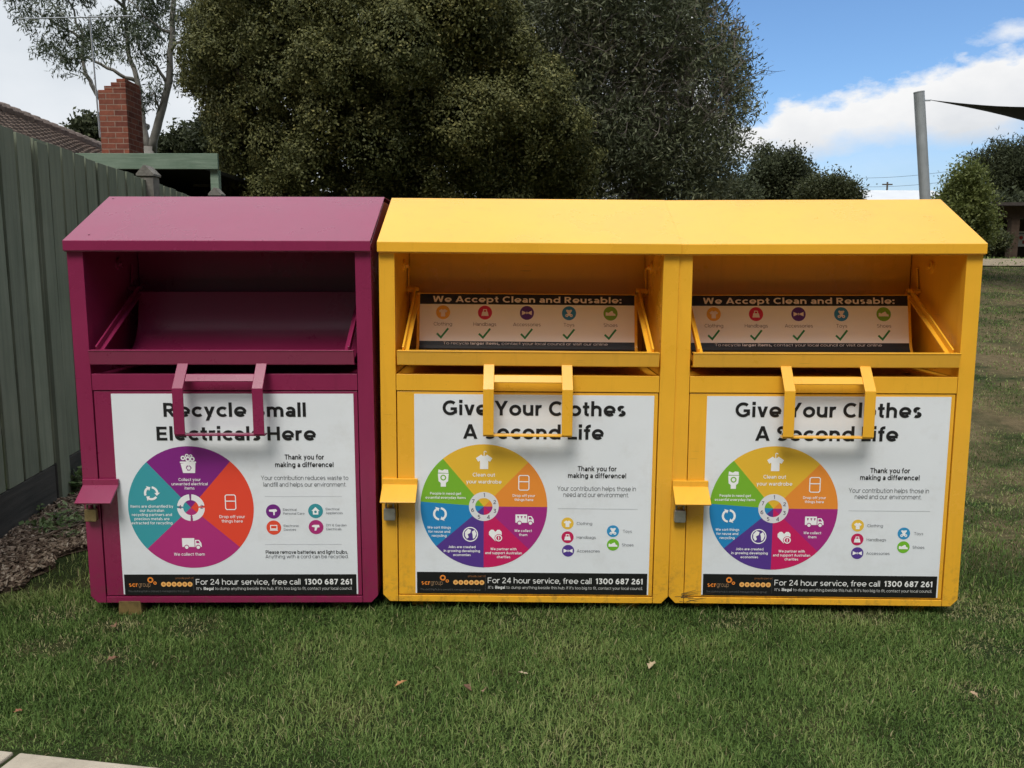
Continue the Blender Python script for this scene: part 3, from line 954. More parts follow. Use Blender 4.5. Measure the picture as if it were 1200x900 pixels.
def sign_art(SW):
    """The banner inside the chute; y runs down the curved plate from its upper edge."""
    A = Art()
    k = SW / 1080.0
    X = lambda x: (x - 35) * k
    A.rect(0, 0, SW, .046, BLACK, 1.0, 1)
    for i in range(1):
        A.rect(0, .046, SW, .212, (240, 230, 232), 1.0, 1)
    for y0, y1 in ((.212, .2135), (.2135, .2304), (.2304, .246), (.246, .262), (.262, .279)):
        A.rect(0, y0, SW, y1, BLACK, 1.0, 1)
    A.text('We Accept Clean and Reusable:', X(100), .037, .0275, (226, 214, 212), BOLD, X(1050) - X(100), 'l')
    wt = (228, 214, 214)
    spec = [(152, (222, 164, 50), lambda x, y: ic_shirt(A, x, y, .019, wt), 'Clothing'), (363, (196, 38, 66), lambda x, y: ic_bag(A, x, y, .019, wt), 'Handbags'),
            (574, (88, 44, 130), lambda x, y: ic_bow(A, x, y, .022, wt), 'Accessories'), (786, (50, 126, 184), lambda x, y: ic_bear(A, x, y, .019, wt), 'Toys'),
            (995, (118, 162, 40), lambda x, y: ic_shoe(A, x, y, .022, wt), 'Shoes')]
    for x, c, fn, s in spec:
        A.disc(X(x), .083, .0315, c, 1.3, 28)
        fn(X(x), .083)
        A.text(s, X(x), .143, .0155, (120, 104, 110), .11)
        A.stroke([(X(x) - .026, .178), (X(x) - .008, .196), (X(x) + .024, .155)], .0085, (34, 122, 62), 2.0)
    A.text('To recycle', X(155), .2275, .0125, (200, 190, 188), .11, X(283) - X(155), 'l')
    A.text('larger items,', X(292), .2275, .0125, (200, 190, 188), BOLD, X(438) - X(292), 'l')
    A.text('contact your local council or visit our online', X(448), .2275, .0125, (200, 190, 188), .11, X(980) - X(448), 'l')
    return A


# ------------------------------------------------------------------ the bins
M['poster'] = mat('poster_vinyl', lin(*WHITE, K), 0.38, spec=0.45, var=0.03, scale=3, bump=0.12, bscale=5, dark=(0.50, 0.48, 0.43), dscale=7, damt=0.16)
HW, ZE, ZR, DR = 0.6, 1.493, 1.696, 0.395      # half width, eave height, ridge height, ridge depth (local: u across, d back, z up from the floor plate)
CHUTE = [(.378, 1.285), (.330, 1.075), (.3255, 1.060), (.318, 1.046), (.306, 1.033), (.288, 1.021), (.262, 1.012), (.225, 1.006), (.17, 1.002), (.10, 1.000), (.02, 1.004)]


CHUTE_E = [(.378, 1.285), (.362, 1.195), (.356, 1.165), (.347, 1.135), (.334, 1.105), (.316, 1.078), (.292, 1.053), (.262, 1.032), (.225, 1.016), (.17, 1.006), (.10, 1.001), (.02, 1.004)]


def along(prof, s):
    for a, b in zip(prof, prof[1:]):
        d = math.dist(a, b)
        if s <= d or b is prof[-1]:
            t = s / d
            return (a[0] + (b[0] - a[0]) * t, a[1] + (b[1] - a[1]) * t), ((b[0] - a[0]) / d, (b[1] - a[1]) / d)
        s -= d


def make_bin(label, group, paint_key, art, sign, foot_key):
    pm = M[paint_key]
    root = empty('donation_bin')
    tag(root, label, 'donation bin', group)
    # body: front frame, walls, floor plate, back and the cavity behind the opening
    b = MB()
    for s in (-1, 1):
        b.prism([(s * .6, 1.462), (s * .537, 1.462), (s * .537, 0), (s * .572, 0), (s * .6, .03)], 0, .04, 'y')
        b.prism([(.042, .03), (.042, 1.462), (.0, 1.478), (DR, 1.68), (.75, 1.68), (1.1, 1.49), (1.1, .03)], s * .6, s * .5955, 'x')
        b.prism([(.04, .962), (.04, 1.47), (DR, 1.67), (.50, 1.67), (.50, .962)], s * .541, s * .544, 'x')
        b.box(min(s * .593, s * .543), max(s * .593, s * .543), .044, .05, .97, 1.46)
    b.box(-.535, .535, .0, .04, .899, .966)
    b.box(-.535, .535, .0, .04, 0, .026)
    b.box(-.5385, .5385, .04, .50, .955, .962)
    b.box(-.54, .54, .503, .507, .957, 1.675)
    b.prism([(-.59, .03), (-.57, .004), (.57, .004), (.59, .03)], .044, 1.095, 'y')
    b.box(-.594, .594, 1.1, 1.104, .03, 1.48)
    b.build('body', pm, root, bevel=.003)
    r = MB()
    r.sheet([(-.018, 1.456), (-.018, ZE), (DR, ZR), (.75, ZR), (1.112, 1.5), (1.112, 1.46)][::-1], -.603, .603, .004)
    r.box(-.601, .601, -.016, -.001, 1.452, 1.456)
    rf = r.build('roof', pm, root, bevel=.002)
    if foot_key == 'foot_yellow':
        for su, sd in ((-.575, DR - .02), (-.52, .03)):
            k = MB()
            zz = ZE + (sd + .018) / (DR + .018) * (ZR - ZE)
            k.tube([(su, sd, zz - .004), (su, sd - .0015, zz + .004)], .005, 10)
            k.build('screw', M['rubber'], rf)
    # door with a fine gap all round, hinge barrels on its right edge
    d = MB()
    d.box(-.5335, .5335, .004, .03, .0295, .8955)
    dr = d.build('door', pm, root, bevel=.0025)
    # lock hood over the hasp
    h = MB()
    h.obox((-.523, -.006, .519), (.073, 0, 0), (0, .006, 0), (0, 0, .014))
    h.obox((-.523, -.045, .480), (.0725, 0, 0), (0, -.040, -.029), (0, .0025, -.0034))
    h.build('lock_hood', pm, root, bevel=.002)
    hs = MB()
    hs.box(-.575, -.555, -.03, .004, .432, .438)
    hs.build('hasp', M['steel'], root)
    # swing chute: curved plate, lip, side arms, handle, printed banner
    c = MB()
    c.sheet(CHUTE if sign else CHUTE_E, -.490, .490, -.004)
    ch = c.build('chute', pm, root, sharp=28)
    l = MB()
    l.prism([(-.012, 1.062), (-.030, 1.062), (-.018, 1.006), (.03, 1.000), (.03, 1.006), (-.006, 1.012)], -.528, .528, 'x')
    l.obox((0, -.010, 1.063), (.528, 0, 0), (0, .022, 0), (0, 0, .002))
    l.build('lip', pm, ch, bevel=.0015)
    for s in (-1, 1):
        a = MB()
        p0, p1 = Vector((s * .505, -.002, 1.066)), Vector((s * .500, .40, 1.30))
        dv = (p1 - p0) / 2
        up = Vector((0, -dv.z, dv.y)).normalized()
        a.obox((p0 + p1) / 2, dv, up * .014, (.004, 0, 0))
        a.obox((p0 + p1) / 2 - up * .012 + Vector((-s * .010, 0, 0)), dv, up * .003, (.011, 0, 0))
        a.build('arm', pm, ch, bevel=.0015)
        e = MB()
        e.tube([(s * .542, .40, 1.30), (s * .485, .40, 1.30)], .011, 10)
        e.obox((s * .532, .42, 1.34), (.003, 0, 0), (0, .012, .06), (0, .012, -.004))
        e.build('pivot', pm, ch)
        bl = MB()
        bl.tube([(s * .5405, .30, 1.405), (s * .530, .30, 1.405)], .026, 16)
        bl.tube([(s * .531, .30, 1.405), (s * .518, .30, 1.405)], .012, 6)
        bl.build('bolt', pm, root)
    hd = MB()
    for s in (-1, 1):
        x = s * .157
        hd.sheet([(-.016, 1.008), (-.086, .918), (-.086, .735)], x - .0215, x + .0215, .006)
    hd.obox((0, -.0560, .957), (.1355, 0, 0), Vector((0, -.07, -.09)).normalized() * .017, Vector((0, .09, -.07)).normalized() * .0025)
    hd.box(-.178, .178, -.0865, -.05, .728, .7345)
    hd.build('handle', pm, ch, bevel=.0015)
    if sign:
        SW = .955
        off = .004

        def place(x, y, hgt):
            (dd, zz), (tx, tz) = along(CHUTE, y + .004)
            return (x - SW / 2, dd + tz * (hgt + .0004), zz - tx * (hgt + .0004))
        sign_art(SW).build('banner', ch, place)
    # poster: thin sheet on the door with its printing
    p = MB()
    PX, PZ = -.463, .885
    p.box(PX, PX + PW, .0025, .004, PZ - PH, PZ)
    po = p.build('poster', M['poster'], root)
    T, P, I, B = art
    pl = lambda x, y, hgt: (PX + x, .0022 - hgt, PZ - y)
    T.build('lettering', po, pl)
    P.build('pie_chart', po, pl)
    I.build('legend', po, pl)
    B.build('footer_band', po, pl)
    fy = .034 if foot_key == 'foot_yellow' else .10
    for i, (x, y) in enumerate(((-.44, fy), (.44, .085), (-.44, .98), (.44, .98))):
        f = MB()
        f.prism([(x - .05, -.06), (x + .05, -.06), (x + .045, .008), (x - .045, .008)], y - .035, y + .035, 'y')
        f.build('foot', M[foot_key], root, bevel=.003)
    return root


BIN_POSE = [(-1.1597, 3.3176, .0073, .1115, .0012), (.0587, 3.3399, -.0026, .1066, -.0057), (1.2627, 3.3252, -.0338, .1047, .0035)]


def pose(o, i):
    cx, cy, yaw, z0, tilt = BIN_POSE[i]
    o.location = (cx, cy, CAM_Z + z0 - ZE)
    o.rotation_euler = (0, -tilt, yaw)


E_ART = poster_electricals()
C_ART = poster_clothes()
G_BINS = 'donation bins standing side by side on the lawn'
bin_e = make_bin('dark magenta metal donation bin for small electricals beside the green fence', G_BINS, 'magenta', E_ART, False, 'foot_yellow')
pose(bin_e, 0)
bin_c = make_bin('yellow metal clothes bin standing between the magenta bin and another yellow bin', G_BINS, 'yellow', C_ART, True, 'yellow')
pose(bin_c, 1)
bin_d = copy_tree(bin_c)
tag(bin_d, 'yellow metal clothes bin at the end of the row next to open lawn')
pose(bin_d, 2)
m = MB()
_r = random.Random(4)
for _ in range(11):
    u0, z0 = -.585 + _r.random() * .13, .004 + _r.random() * .04
    L_, dz = .025 + _r.random() * .06, _r.uniform(-.010, .022)
    hw_ = .0009 + _r.random() * .0012
    m.add([(u0, -.0006, z0 - hw_), (u0 + L_, -.0006, z0 + dz - hw_ * .3), (u0 + L_, -.0006, z0 + dz + hw_ * .3), (u0, -.0006, z0 + hw_)], [(0, 1, 2, 3)])
m.build('scuff_mark', mat('scuff', (0.09, 0.06, 0.03), .8), bin_d, normals=False)
bpy.context.view_layer.update()


def padlock(root, label, mk):
    t = empty('padlock', root.matrix_world @ Vector((-.565, -.018, .385)), root.rotation_euler)
    tag(t, label, 'padlock', 'padlocks under the lock hoods')
    m = MB()
    m.prism([(-.021, -.026), (.021, -.026), (.024, -.02), (.024, .02), (.021, .026), (-.021, .026), (-.024, .02), (-.024, -.02)], -.011, .011, 'y')
    m.build('lock_body', M[mk], t, bevel=.003)
    m = MB()
    m.tube([(-.015, 0, .024)] + [(.015 * math.cos(R(180 - a)), 0, .048 + .015 * math.sin(R(a))) for a in range(0, 181, 20)] + [(.015, 0, .024)], .004, 8)
    m.build('shackle', M['steel'], t, smooth=True)


padlock(bin_e, 'tarnished brass padlock under the hood of the magenta bin', 'brass')
padlock(bin_c, 'grey steel padlock under the hood of the middle yellow bin', 'steel')
padlock(bin_d, 'grey steel padlock under the hood of the yellow bin next to open lawn', 'steel')
# ------------------------------------------------------------------ ground
def smooth(t):
    t = np.clip(t, 0, 1)
    return t * t * (3 - 2 * t)


def ground_z(x, y):
    """Level by the bins, rising towards the back on the open right-hand side."""
    x, y = np.asarray(x, float), np.asarray(y, float)
    rise = 0.118 * (np.clip(y, 5.2, 20.0) - 5.2) + 0.012 * (np.clip(y, 20, 80) - 20)
    soft = smooth((y - 4.6) / 3.0)
    side = 0.35 + 0.65 * smooth((x + 1.0) / 4.0)
    side = np.where(x < -1.0, 0.35 * smooth((x + 4.5) / 2.0), side)
    return rise * soft * side + 0.012 * np.sin(x * 1.7 + 0.6) * np.cos(y * 1.3) * smooth((y - 2.5) / 1.2)


def fence_x(y):
    return -2.2 - 0.124 * y


def grid_sheet(name, xs, ys, zoff, material, keep=None):
    X, Y = np.meshgrid(xs, ys)
    Z = ground_z(X, Y) + zoff
    V = np.stack([X, Y, Z], -1).reshape(-1, 3)
    nx, ny = len(xs), len(ys)
    i = np.arange(nx * ny).reshape(ny, nx)
    F = np.stack([i[:-1, :-1], i[:-1, 1:], i[1:, 1:], i[1:, :-1]], -1).reshape(-1, 4)
    me = np_mesh(name, V, F)
    me.polygons.foreach_set('use_smooth', [True] * len(F))
    return link(name, me, material)


def soil_mat():
    m, t, out = new_mat('lawn_soil')
    p = t.n('ShaderNodeBsdfPrincipled')
    p.inputs['Roughness'].default_value = 0.95
    p.inputs['Specular IOR Level'].default_value = 0.1
    g = t.n('ShaderNodeNewGeometry')
    pos = g.outputs['Position']
    c = t.ramp(t.noise(pos, 2.2, 9.0, 0.65), [(0.34, (0.030, 0.052, 0.016)), (0.5, (0.046, 0.066, 0.022)), (0.66, (0.095, 0.085, 0.040))])
    s = t.n('ShaderNodeSeparateXYZ')
    t.l(pos, s.inputs[0])
    # worn, drier turf on the rise to the right and behind
    dry = t.math('MULTIPLY', t.math('DIVIDE', t.math('SUBTRACT', s.outputs[0], 1.9), 0.5, clamp=True), t.math('DIVIDE', t.math('SUBTRACT', s.outputs[1], 3.5), 1.2, clamp=True))
    dn = t.math('MULTIPLY', dry, t.math('DIVIDE', t.math('SUBTRACT', t.noise(pos, 1.1, 9.0, 0.7), 0.36), 0.2, clamp=True))
    c = t.mix(dn, c, t.ramp(t.noise(pos, 14.0, 6.0, 0.7), [(0.3, (0.13, 0.095, 0.055)), (0.7, (0.28, 0.215, 0.125))]))
    c = t.mix(0.4, c, t.ramp(t.noise(pos, 70.0, 5.0, 0.7), [(0.3, (0.016, 0.026, 0.009)), (0.7, (0.15, 0.17, 0.07))]), 'OVERLAY')
    t.l(c, p.inputs['Base Color'])
    b = t.n('ShaderNodeBump', i_Strength=0.8, i_Distance=0.03)
    t.l(t.noise(pos, 45.0, 6.0, 0.7), b.inputs['Height'])
    t.l(b.outputs[0], p.inputs['Normal'])
    t.l(p.outputs[0], out.inputs[0])
    return m


xs = np.unique(np.concatenate([np.linspace(-400, -20, 20), np.linspace(-20, -6, 15), np.linspace(-6, 8, 71), np.linspace(8, 30, 23), np.linspace(30, 400, 20)]))
ys = np.unique(np.concatenate([np.linspace(-60, -2, 15), np.linspace(-2, 10, 61), np.linspace(10, 30, 41), np.linspace(30, 80, 26), np.linspace(80, 600, 20)]))
tag(grid_sheet('ground', xs, ys, 0.0, soil_mat()), kind='structure')

# concrete footpath crossing in front of the lawn
def path_edge(x):
    return 2.272 - 0.165 * (x + 1.3)


M['concrete'] = mat('footpath_concrete', (0.44, 0.39, 0.31), 0.85, spec=0.2, var=0.12, scale=9, bump=0.35, bscale=180, dark=(0.22, 0.19, 0.15), dscale=5, damt=0.4)
fp = MB()
t_dir = Vector((1, -0.165, 0)).normalized()
n_dir = Vector((0.165, 1, 0)).normalized()
x0 = -9.55 - 0.02
k = 0
xj = -1.475
for i in range(-5, 5):
    xa, xb = xj + i * 1.5 + .006, xj + (i + 1) * 1.5 - .006
    c = Vector(((xa + xb) / 2, path_edge((xa + xb) / 2), -0.02)) - n_dir * 0.70
    fp.obox(c, t_dir * ((xb - xa) / 2 * 1.0078), n_dir * 0.70, (0, 0, 0.030))
tag(fp.build('footpath', M['concrete'], bevel=.006), kind='structure')

# pale gravel path far off on the right
M['gravel'] = mat('pale_gravel', (0.25, 0.205, 0.145), 0.95, spec=0.1, var=0.2, scale=12, bump=0.6, bscale=60)
pts = np.linspace(6, 40, 60)
V, F = [], []
for x in pts:
    yc = 19.4 + 0.12 * (x - 12) + 0.5 * math.sin(x * 0.35)
    for s in (-.7, .7):
        V.append((x, yc + s, float(ground_z(x, yc + s)) + 0.03))
for i in range(len(pts) - 1):
    F.append((2 * i, 2 * i + 2, 2 * i + 3, 2 * i + 1))
tag(link('gravel_path', np_mesh('gravel_path', np.array(V), np.array(F)), M['gravel']), kind='structure')

# mulch bed between the fence and the lawn
def bed_edge(y):
    """x where bark gives way to lawn."""
    return -2.27 + 0.16 * (y - 3.61) + 0.04 * np.sin(y * 9.0) + 0.03 * np.sin(y * 23 + 1)


def in_bed(x, y):
    return (x < np.where(y < 5.2, bed_edge(y), -1.2)) & (x > fence_x(y) - 0.1) & (y > 3.1)


bed_soil = mat('bark_soil', (0.10, 0.072, 0.05), 0.95, spec=0.1, var=0.4, scale=30, bump=0.8, bscale=70)
V, F = [], []
ysb = np.linspace(3.15, 8.8, 90)
for y in ysb:
    xa = float(fence_x(y)) - 0.05
    xb = float(bed_edge(np.array(y))) if y < 5.2 else -1.2
    for j in range(9):
        x = xa + (xb - xa) * j / 8
        V.append((x, y, float(ground_z(x, y)) + 0.006 + 0.02 * math.sin(pi * j / 8)))
for i in range(len(ysb) - 1):
    for j in range(8):
        a = i * 9 + j
        F.append((a, a + 1, a + 10, a + 9))
tag(link('garden_bed', np_mesh('garden_bed', np.array(V), np.array(F)), bed_soil), kind='structure')


def scatter_chips(n):
    y = 3.2 + (rng.random(n * 5) ** 1.2) * 4.0
    x = -3.2 + rng.random(n * 5) * 1.8
    ok = in_bed(x, y)
    x, y = x[ok][:n], y[ok][:n]
    n = len(x)
    z = ground_z(x, y) + 0.022 + rng.random(n) * 0.02
    c = np.stack([x, y, z], 1)
    a = rng.random(n) * 2 * pi
    u = np.stack([np.cos(a), np.sin(a), rng.normal(0, .25, n)], 1)
    v = np.stack([-np.sin(a), np.cos(a), rng.normal(0, .4, n)], 1)
    L = (0.005 + rng.random(n) ** 2 * 0.020)[:, None]
    W_ = (0.0025 + rng.random(n) * 0.0045)[:, None]
    up = np.array([[0, 0, 0.004]])
    P = [c - u * L - v * W_, c + u * L - v * W_ * .6, c + u * L * .9 + v * W_, c - u * L + v * W_]
    V = np.stack(P + [p + up for p in P], 1).reshape(-1, 3)
    q = np.array([[4, 5, 6, 7], [0, 1, 5, 4], [1, 2, 6, 5], [2, 3, 7, 6], [3, 0, 4, 7]])
    F = (np.arange(n)[:, None, None] * 8 + q[None]).reshape(-1, 4)
    t = np.repeat(rng.random(n), 5)
    me = np_mesh('bark_mulch', V, F, t)
    m = leaf_mat('bark_chip', [(0.0, (0.07, 0.048, 0.034)), (0.4, (0.19, 0.138, 0.098)), (0.8, (0.33, 0.26, 0.19)), (1.0, (0.46, 0.39, 0.30))], trans=0.0, rough=0.9, spec=0.1)
    tag(link('bark_mulch', me, m), kind='stuff')


scatter_chips(26000)

# ------------------------------------------------------------------ grass
def vnoise(x, y, s, seed):
    """Cheap smooth value noise."""
    r = np.random.default_rng(seed).random((64, 64))
    X, Y = x * s, y * s
    xi, yi = np.floor(X).astype(int), np.floor(Y).astype(int)
    fx, fy = X - xi, Y - yi
    fx, fy = fx * fx * (3 - 2 * fx), fy * fy * (3 - 2 * fy)
    g = lambda a, b: r[a % 64, b % 64]
    return (g(xi, yi) * (1 - fx) + g(xi + 1, yi) * fx) * (1 - fy) + (g(xi, yi + 1) * (1 - fx) + g(xi + 1, yi + 1) * fx) * fy


def blades(x, y, hgt, wid, dryness):
    n = len(x)
    base = np.stack([x, y, ground_z(x, y) - 0.003], 1)
    a = rng.random(n) * 2 * pi
    lean = rng.beta(2.2, 1.8, n) * 1.5
    d = np.stack([np.cos(a), np.sin(a), np.zeros(n)], 1)
    s = np.stack([-np.sin(a + rng.normal(0, .5, n)), np.cos(a), np.zeros(n)], 1)
    up = np.array([[0, 0, 1.0]])
    h = hgt[:, None]
    w_ = wid[:, None]
    m1 = base + (d * np.sin(lean * .5)[:, None] + up * np.cos(lean * .5)[:, None]) * h * .55
    tip = m1 + (d * np.sin(lean * 1.25)[:, None] + up * np.cos(lean * 1.25)[:, None]) * h * .5
    V = np.stack([base - s * w_, base + s * w_, m1 + s * w_ * .85, m1 - s * w_ * .85, tip + s * w_ * .12, tip - s * w_ * .12], 1).reshape(-1, 3)
    q = np.array([[0, 1, 2, 3], [3, 2, 4, 5]])
    F = (np.arange(n)[:, None, None] * 6 + q[None]).reshape(-1, 4)
    return V, F, np.repeat(dryness, 2)


def grass_area(n, x0, x1, y0, y1, h0, h1, w0, w1, dry_bias, straw_more=0.0):
    x = x0 + rng.random(n) * (x1 - x0)
    y = y0 + rng.random(n) * (y1 - y0)
    clump = vnoise(x, y, 7.0, 5) * .6 + vnoise(x, y, 2.1, 6) * .4
    dryn = vnoise(x, y, 1.3, 8) * .5 + vnoise(x, y, 4.0, 9) * .5
    thin = np.clip((dryn - .52) * 2.6, 0, .75) * dry_bias
    ok = rng.random(n) > thin
    ok &= ~in_bed(x, y)
    ok &= y > path_edge(x) + 0.0 + rng.normal(0, .012, n) + 0.012
    ok &= ~((y > 3.42) & (y < 4.5) & (x > -1.72) & (x < 1.84) & (rng.random(n) < .85))
    ok &= x > fence_x(y) + .1
    ok &= ~((y > 3.30) & (y < 3.42) & (np.abs(x + 1.60) < .075))
    worn = np.zeros(n)
    for wx, wy, wr in WORN:
        worn = np.maximum(worn, np.clip(1.35 - np.hypot((x - wx) / wr, (y - wy) / (wr * .8)) - .7 * (vnoise(x, y, 14.0, 12) - .5), 0, 1))
    ok &= rng.random(n) > worn * .45
    x, y, clump, dryn, worn = x[ok], y[ok], clump[ok], dryn[ok], worn[ok]
    m = len(x)
    hgt = (h0 + (h1 - h0) * rng.random(m)) * (.55 + .8 * clump)
    edge = np.clip((y - path_edge(x)) / .12, .45, 1)
    hgt *= edge * (1 - .4 * worn)
    wid = w0 + (w1 - w0) * rng.random(m)
    tint = np.clip(.40 + rng.normal(0, .16, m) + (clump - .5) * .45 + np.clip(dryn - .45, -.2, .4) * dry_bias * 1.2, 0, .80)
    straw = rng.random(m) < .05 + straw_more * np.clip(dryn * 2 - .3, .15, 1) + .35 * np.clip(dryn - .5, 0, .3) * dry_bias
    straw |= rng.random(m) < worn * .6
    tint[straw] = .82 + rng.random(straw.sum()) * .18
    return blades(x, y, hgt, wid, tint)


WORN = []
for px, py, wr in ((132, 738, .10), (128, 772, .09), (222, 738, .10), (72, 722, .12), (60, 760, .10), (868, 730, .11), (1010, 722, .12), (1150, 716, .20), (1160, 760, .12), (1140, 812, .08)):
    d_ = at(px, py, 3.0) - Vector((0, 0, CAM_Z))
    q_ = d_ * (CAM_Z / -d_.z)
    WORN.append((q_.x, q_.y, wr))
parts = [grass_area(90000, -3.0, 5.0, 1.0, 2.05, .012, .04, .0011, .0022, .5),
         grass_area(320000, -2.9, 4.3, 2.0, 3.55, .012, .040, .0009, .0020, .55),
         grass_area(1500, -1.75, 1.86, 3.325, 3.40, .035, .075, .0012, .0022, .3),
         grass_area(24000, -2.2, 2.6, 3.3, 4.6, .02, .06, .001, .0024, .8),
         grass_area(60000, 4.0, 7.0, 1.9, 3.6, .014, .042, .0014, .0026, .45),
         grass_area(85000, 1.78, 6.5, 3.3, 8.0, .012, .034, .0013, .0026, 1.5, .42),
         grass_area(90000, 2.5, 15.0, 8.0, 18.3, .02, .045, .003, .006, 1.3, .16),
         grass_area(20000, 5.0, 26.0, 18.2, 30.0, .03, .08, .010, .02, .6),
         grass_area(24000, -2.0, 3.0, 4.5, 8.5, .02, .05, .0018, .0035, 1.0)]
off, VV, FF, TT = 0, [], [], []
for V, F, T in parts:
    VV.append(V); FF.append(F + off); TT.append(T)
    off += len(V)
g_mat = leaf_mat('grass_blade', [(0.0, (0.050, 0.092, 0.022)), (0.35, (0.110, 0.188, 0.046)), (0.6, (0.180, 0.262, 0.072)), (0.8, (0.27, 0.315, 0.112)), (1.0, (0.37, 0.32, 0.18))], trans=0.3, rough=0.6, spec=0.12)
tag(link('lawn_grass', np_mesh('lawn_grass', np.concatenate(VV), np.concatenate(FF), np.concatenate(TT)), g_mat), kind='stuff')

# ------------------------------------------------------------------ fence
M['fence'] = mat('fence_green', (0.105, 0.135, 0.108), 0.75, spec=0.25, var=0.16, scale=7, bump=0.35, bscale=35, dark=(0.060, 0.075, 0.062), dscale=4, damt=0.45)
M['plinth'] = mat('plinth_board', (0.045, 0.047, 0.045), 0.85, spec=0.2, var=0.3, scale=9, bump=0.3, bscale=40)
M['grey_wood'] = mat('weathered_wood', (0.185, 0.175, 0.155), 0.85, spec=0.15, var=0.25, scale=12, bump=0.5, bscale=50)


def grain_mat(name, c0, c1, axis_scale, rough=.8):
    m, t, out = new_mat(name)
    p = t.n('ShaderNodeBsdfPrincipled')
    p.inputs['Roughness'].default_value = rough
    p.inputs['Specular IOR Level'].default_value = 0.2
    g = t.n('ShaderNodeNewGeometry')
    mp_ = t.n('ShaderNodeMapping')
    mp_.inputs['Scale'].default_value = axis_scale
    t.l(g.outputs['Position'], mp_.inputs[0])
    f = t.noise(mp_.outputs[0], 1.0, 7.0, 0.65)
    f2 = t.noise(g.outputs['Position'], 2.2, 6.0, 0.6)
    f3 = t.math('ADD', t.math('MULTIPLY', f, .6), t.math('MULTIPLY', f2, .4))
    oi = t.n('ShaderNodeObjectInfo')
    tone = t.math('ADD', t.math('MULTIPLY', oi.outputs['Random'], 0.28), 0.84)
    t.l(t.mix(1.0, t.ramp(f3, [(.34, c0), (.66, c1)]), tone, 'MULTIPLY'), p.inputs['Base Color'])
    b = t.n('ShaderNodeBump', i_Strength=0.4, i_Distance=0.01)
    t.l(f, b.inputs['Height'])
    t.l(b.outputs[0], p.inputs['Normal'])
    t.l(p.outputs[0], out.inputs[0])
    return m


M['fence'] = grain_mat('fence_green', (0.148, 0.176, 0.124), (0.250, 0.278, 0.202), (30, 30, 1.6))
M['plinth'] = grain_mat('plinth_board', (0.035, 0.037, 0.034), (0.085, 0.082, 0.072), (1.6, 1.6, 30), .9)
fd = Vector((-0.124, 1, 0)).normalized()          # along the fence
fn = Vector((1, 0.124, 0)).normalized()           # out of the fence, towards the bins


def fpos(y, off=0.0, z=0.0):
    return Vector((fence_x(y), y, z)) + fn * off


fence = empty('paling_fence', fpos(3.0))
tag(fence, 'dark green timber paling fence running back beside the magenta bin', 'fence')
INV = Matrix.Translation(-fpos(3.0))
random.seed(3)
y = 2.6
while y < 9.55:
    g0 = float(ground_z(fence_x(y), y))
    for layer, dy, wid in ((0, 0, .170), (1, .1, .10)):
        yy = y + dy
        m = MB()
        top = 2.19 - .006 * (yy - 4.6) + random.uniform(-.007, .007) - (.008 if layer else 0)
        bot = g0 + .262
        c = fpos(yy, .036 if layer == 0 else .010, (top + bot) / 2)
        lean = random.uniform(-.004, .004)
        m.obox(c - fpos(3.0), fd * wid / 2, fn * .0075, Vector((lean, 0, 1)) * (top - bot) / 2)
        m.build('paling', M['fence'], fence, bevel=.002)
    y += .2
for (ya, yb) in ((2.5, 4.9), (4.9, 7.3), (7.3, 9.7)):
    m = MB()
    a, b = fpos(ya + .01, .03), fpos(yb - .01, .03)
    c = (a + b) / 2
    m.obox(c + Vector((0, 0, .145)) - fpos(3.0), (b - a) / 2, fn * .014, (0, 0, .118))
    m.build('plinth_board', M['plinth'], fence, bevel=.002)
m = MB()
c = fpos(4.99, .052, 1.10)
m.obox(c - fpos(3.0), fd * .07, fn * .012, (0, 0, 1.07))
m.build('cover_board', M['fence'], fence, bevel=.002)
for zr in (.55, 1.2, 1.85):
    m = MB()
    a, b = fpos(2.5, -.03), fpos(9.6, -.03)
    m.obox((a + b) / 2 + Vector((0, 0, zr)) - fpos(3.0), (b - a) / 2, fn * .02, (0, 0, .035))
    m.build('rail', M['grey_wood'], fence)
for yp, tp in ((7.05, 2.27), (9.54, 2.33)):
    m = MB()
    s = .062
    c = fpos(yp, .05) - fpos(3.0)
    m.box(c.x - s, c.x + s, c.y - s, c.y + s, 0, tp - .07)
    s2 = s + .012
    m.prism([(c.x - s2, tp - .068), (c.x + s2, tp - .068), (c.x + s2, tp - .05), (c.x + .008, tp + .02), (c.x - .008, tp + .02), (c.x - s2, tp - .05)], c.y - s2, c.y + s2, 'y')
    m.build('post', M['grey_wood'], fence, bevel=.003)

# ------------------------------------------------------------------ neighbouring house
M['tile'] = mat('terracotta_tile', (0.21, 0.168, 0.145), 0.85, spec=0.15, var=0.35, scale=8, bump=0.4, bscale=40, dark=(0.05, 0.042, 0.038), dscale=3, damt=0.6)
M['wall'] = mat('house_wall', (0.22, 0.16, 0.12), 0.9, var=0.15)


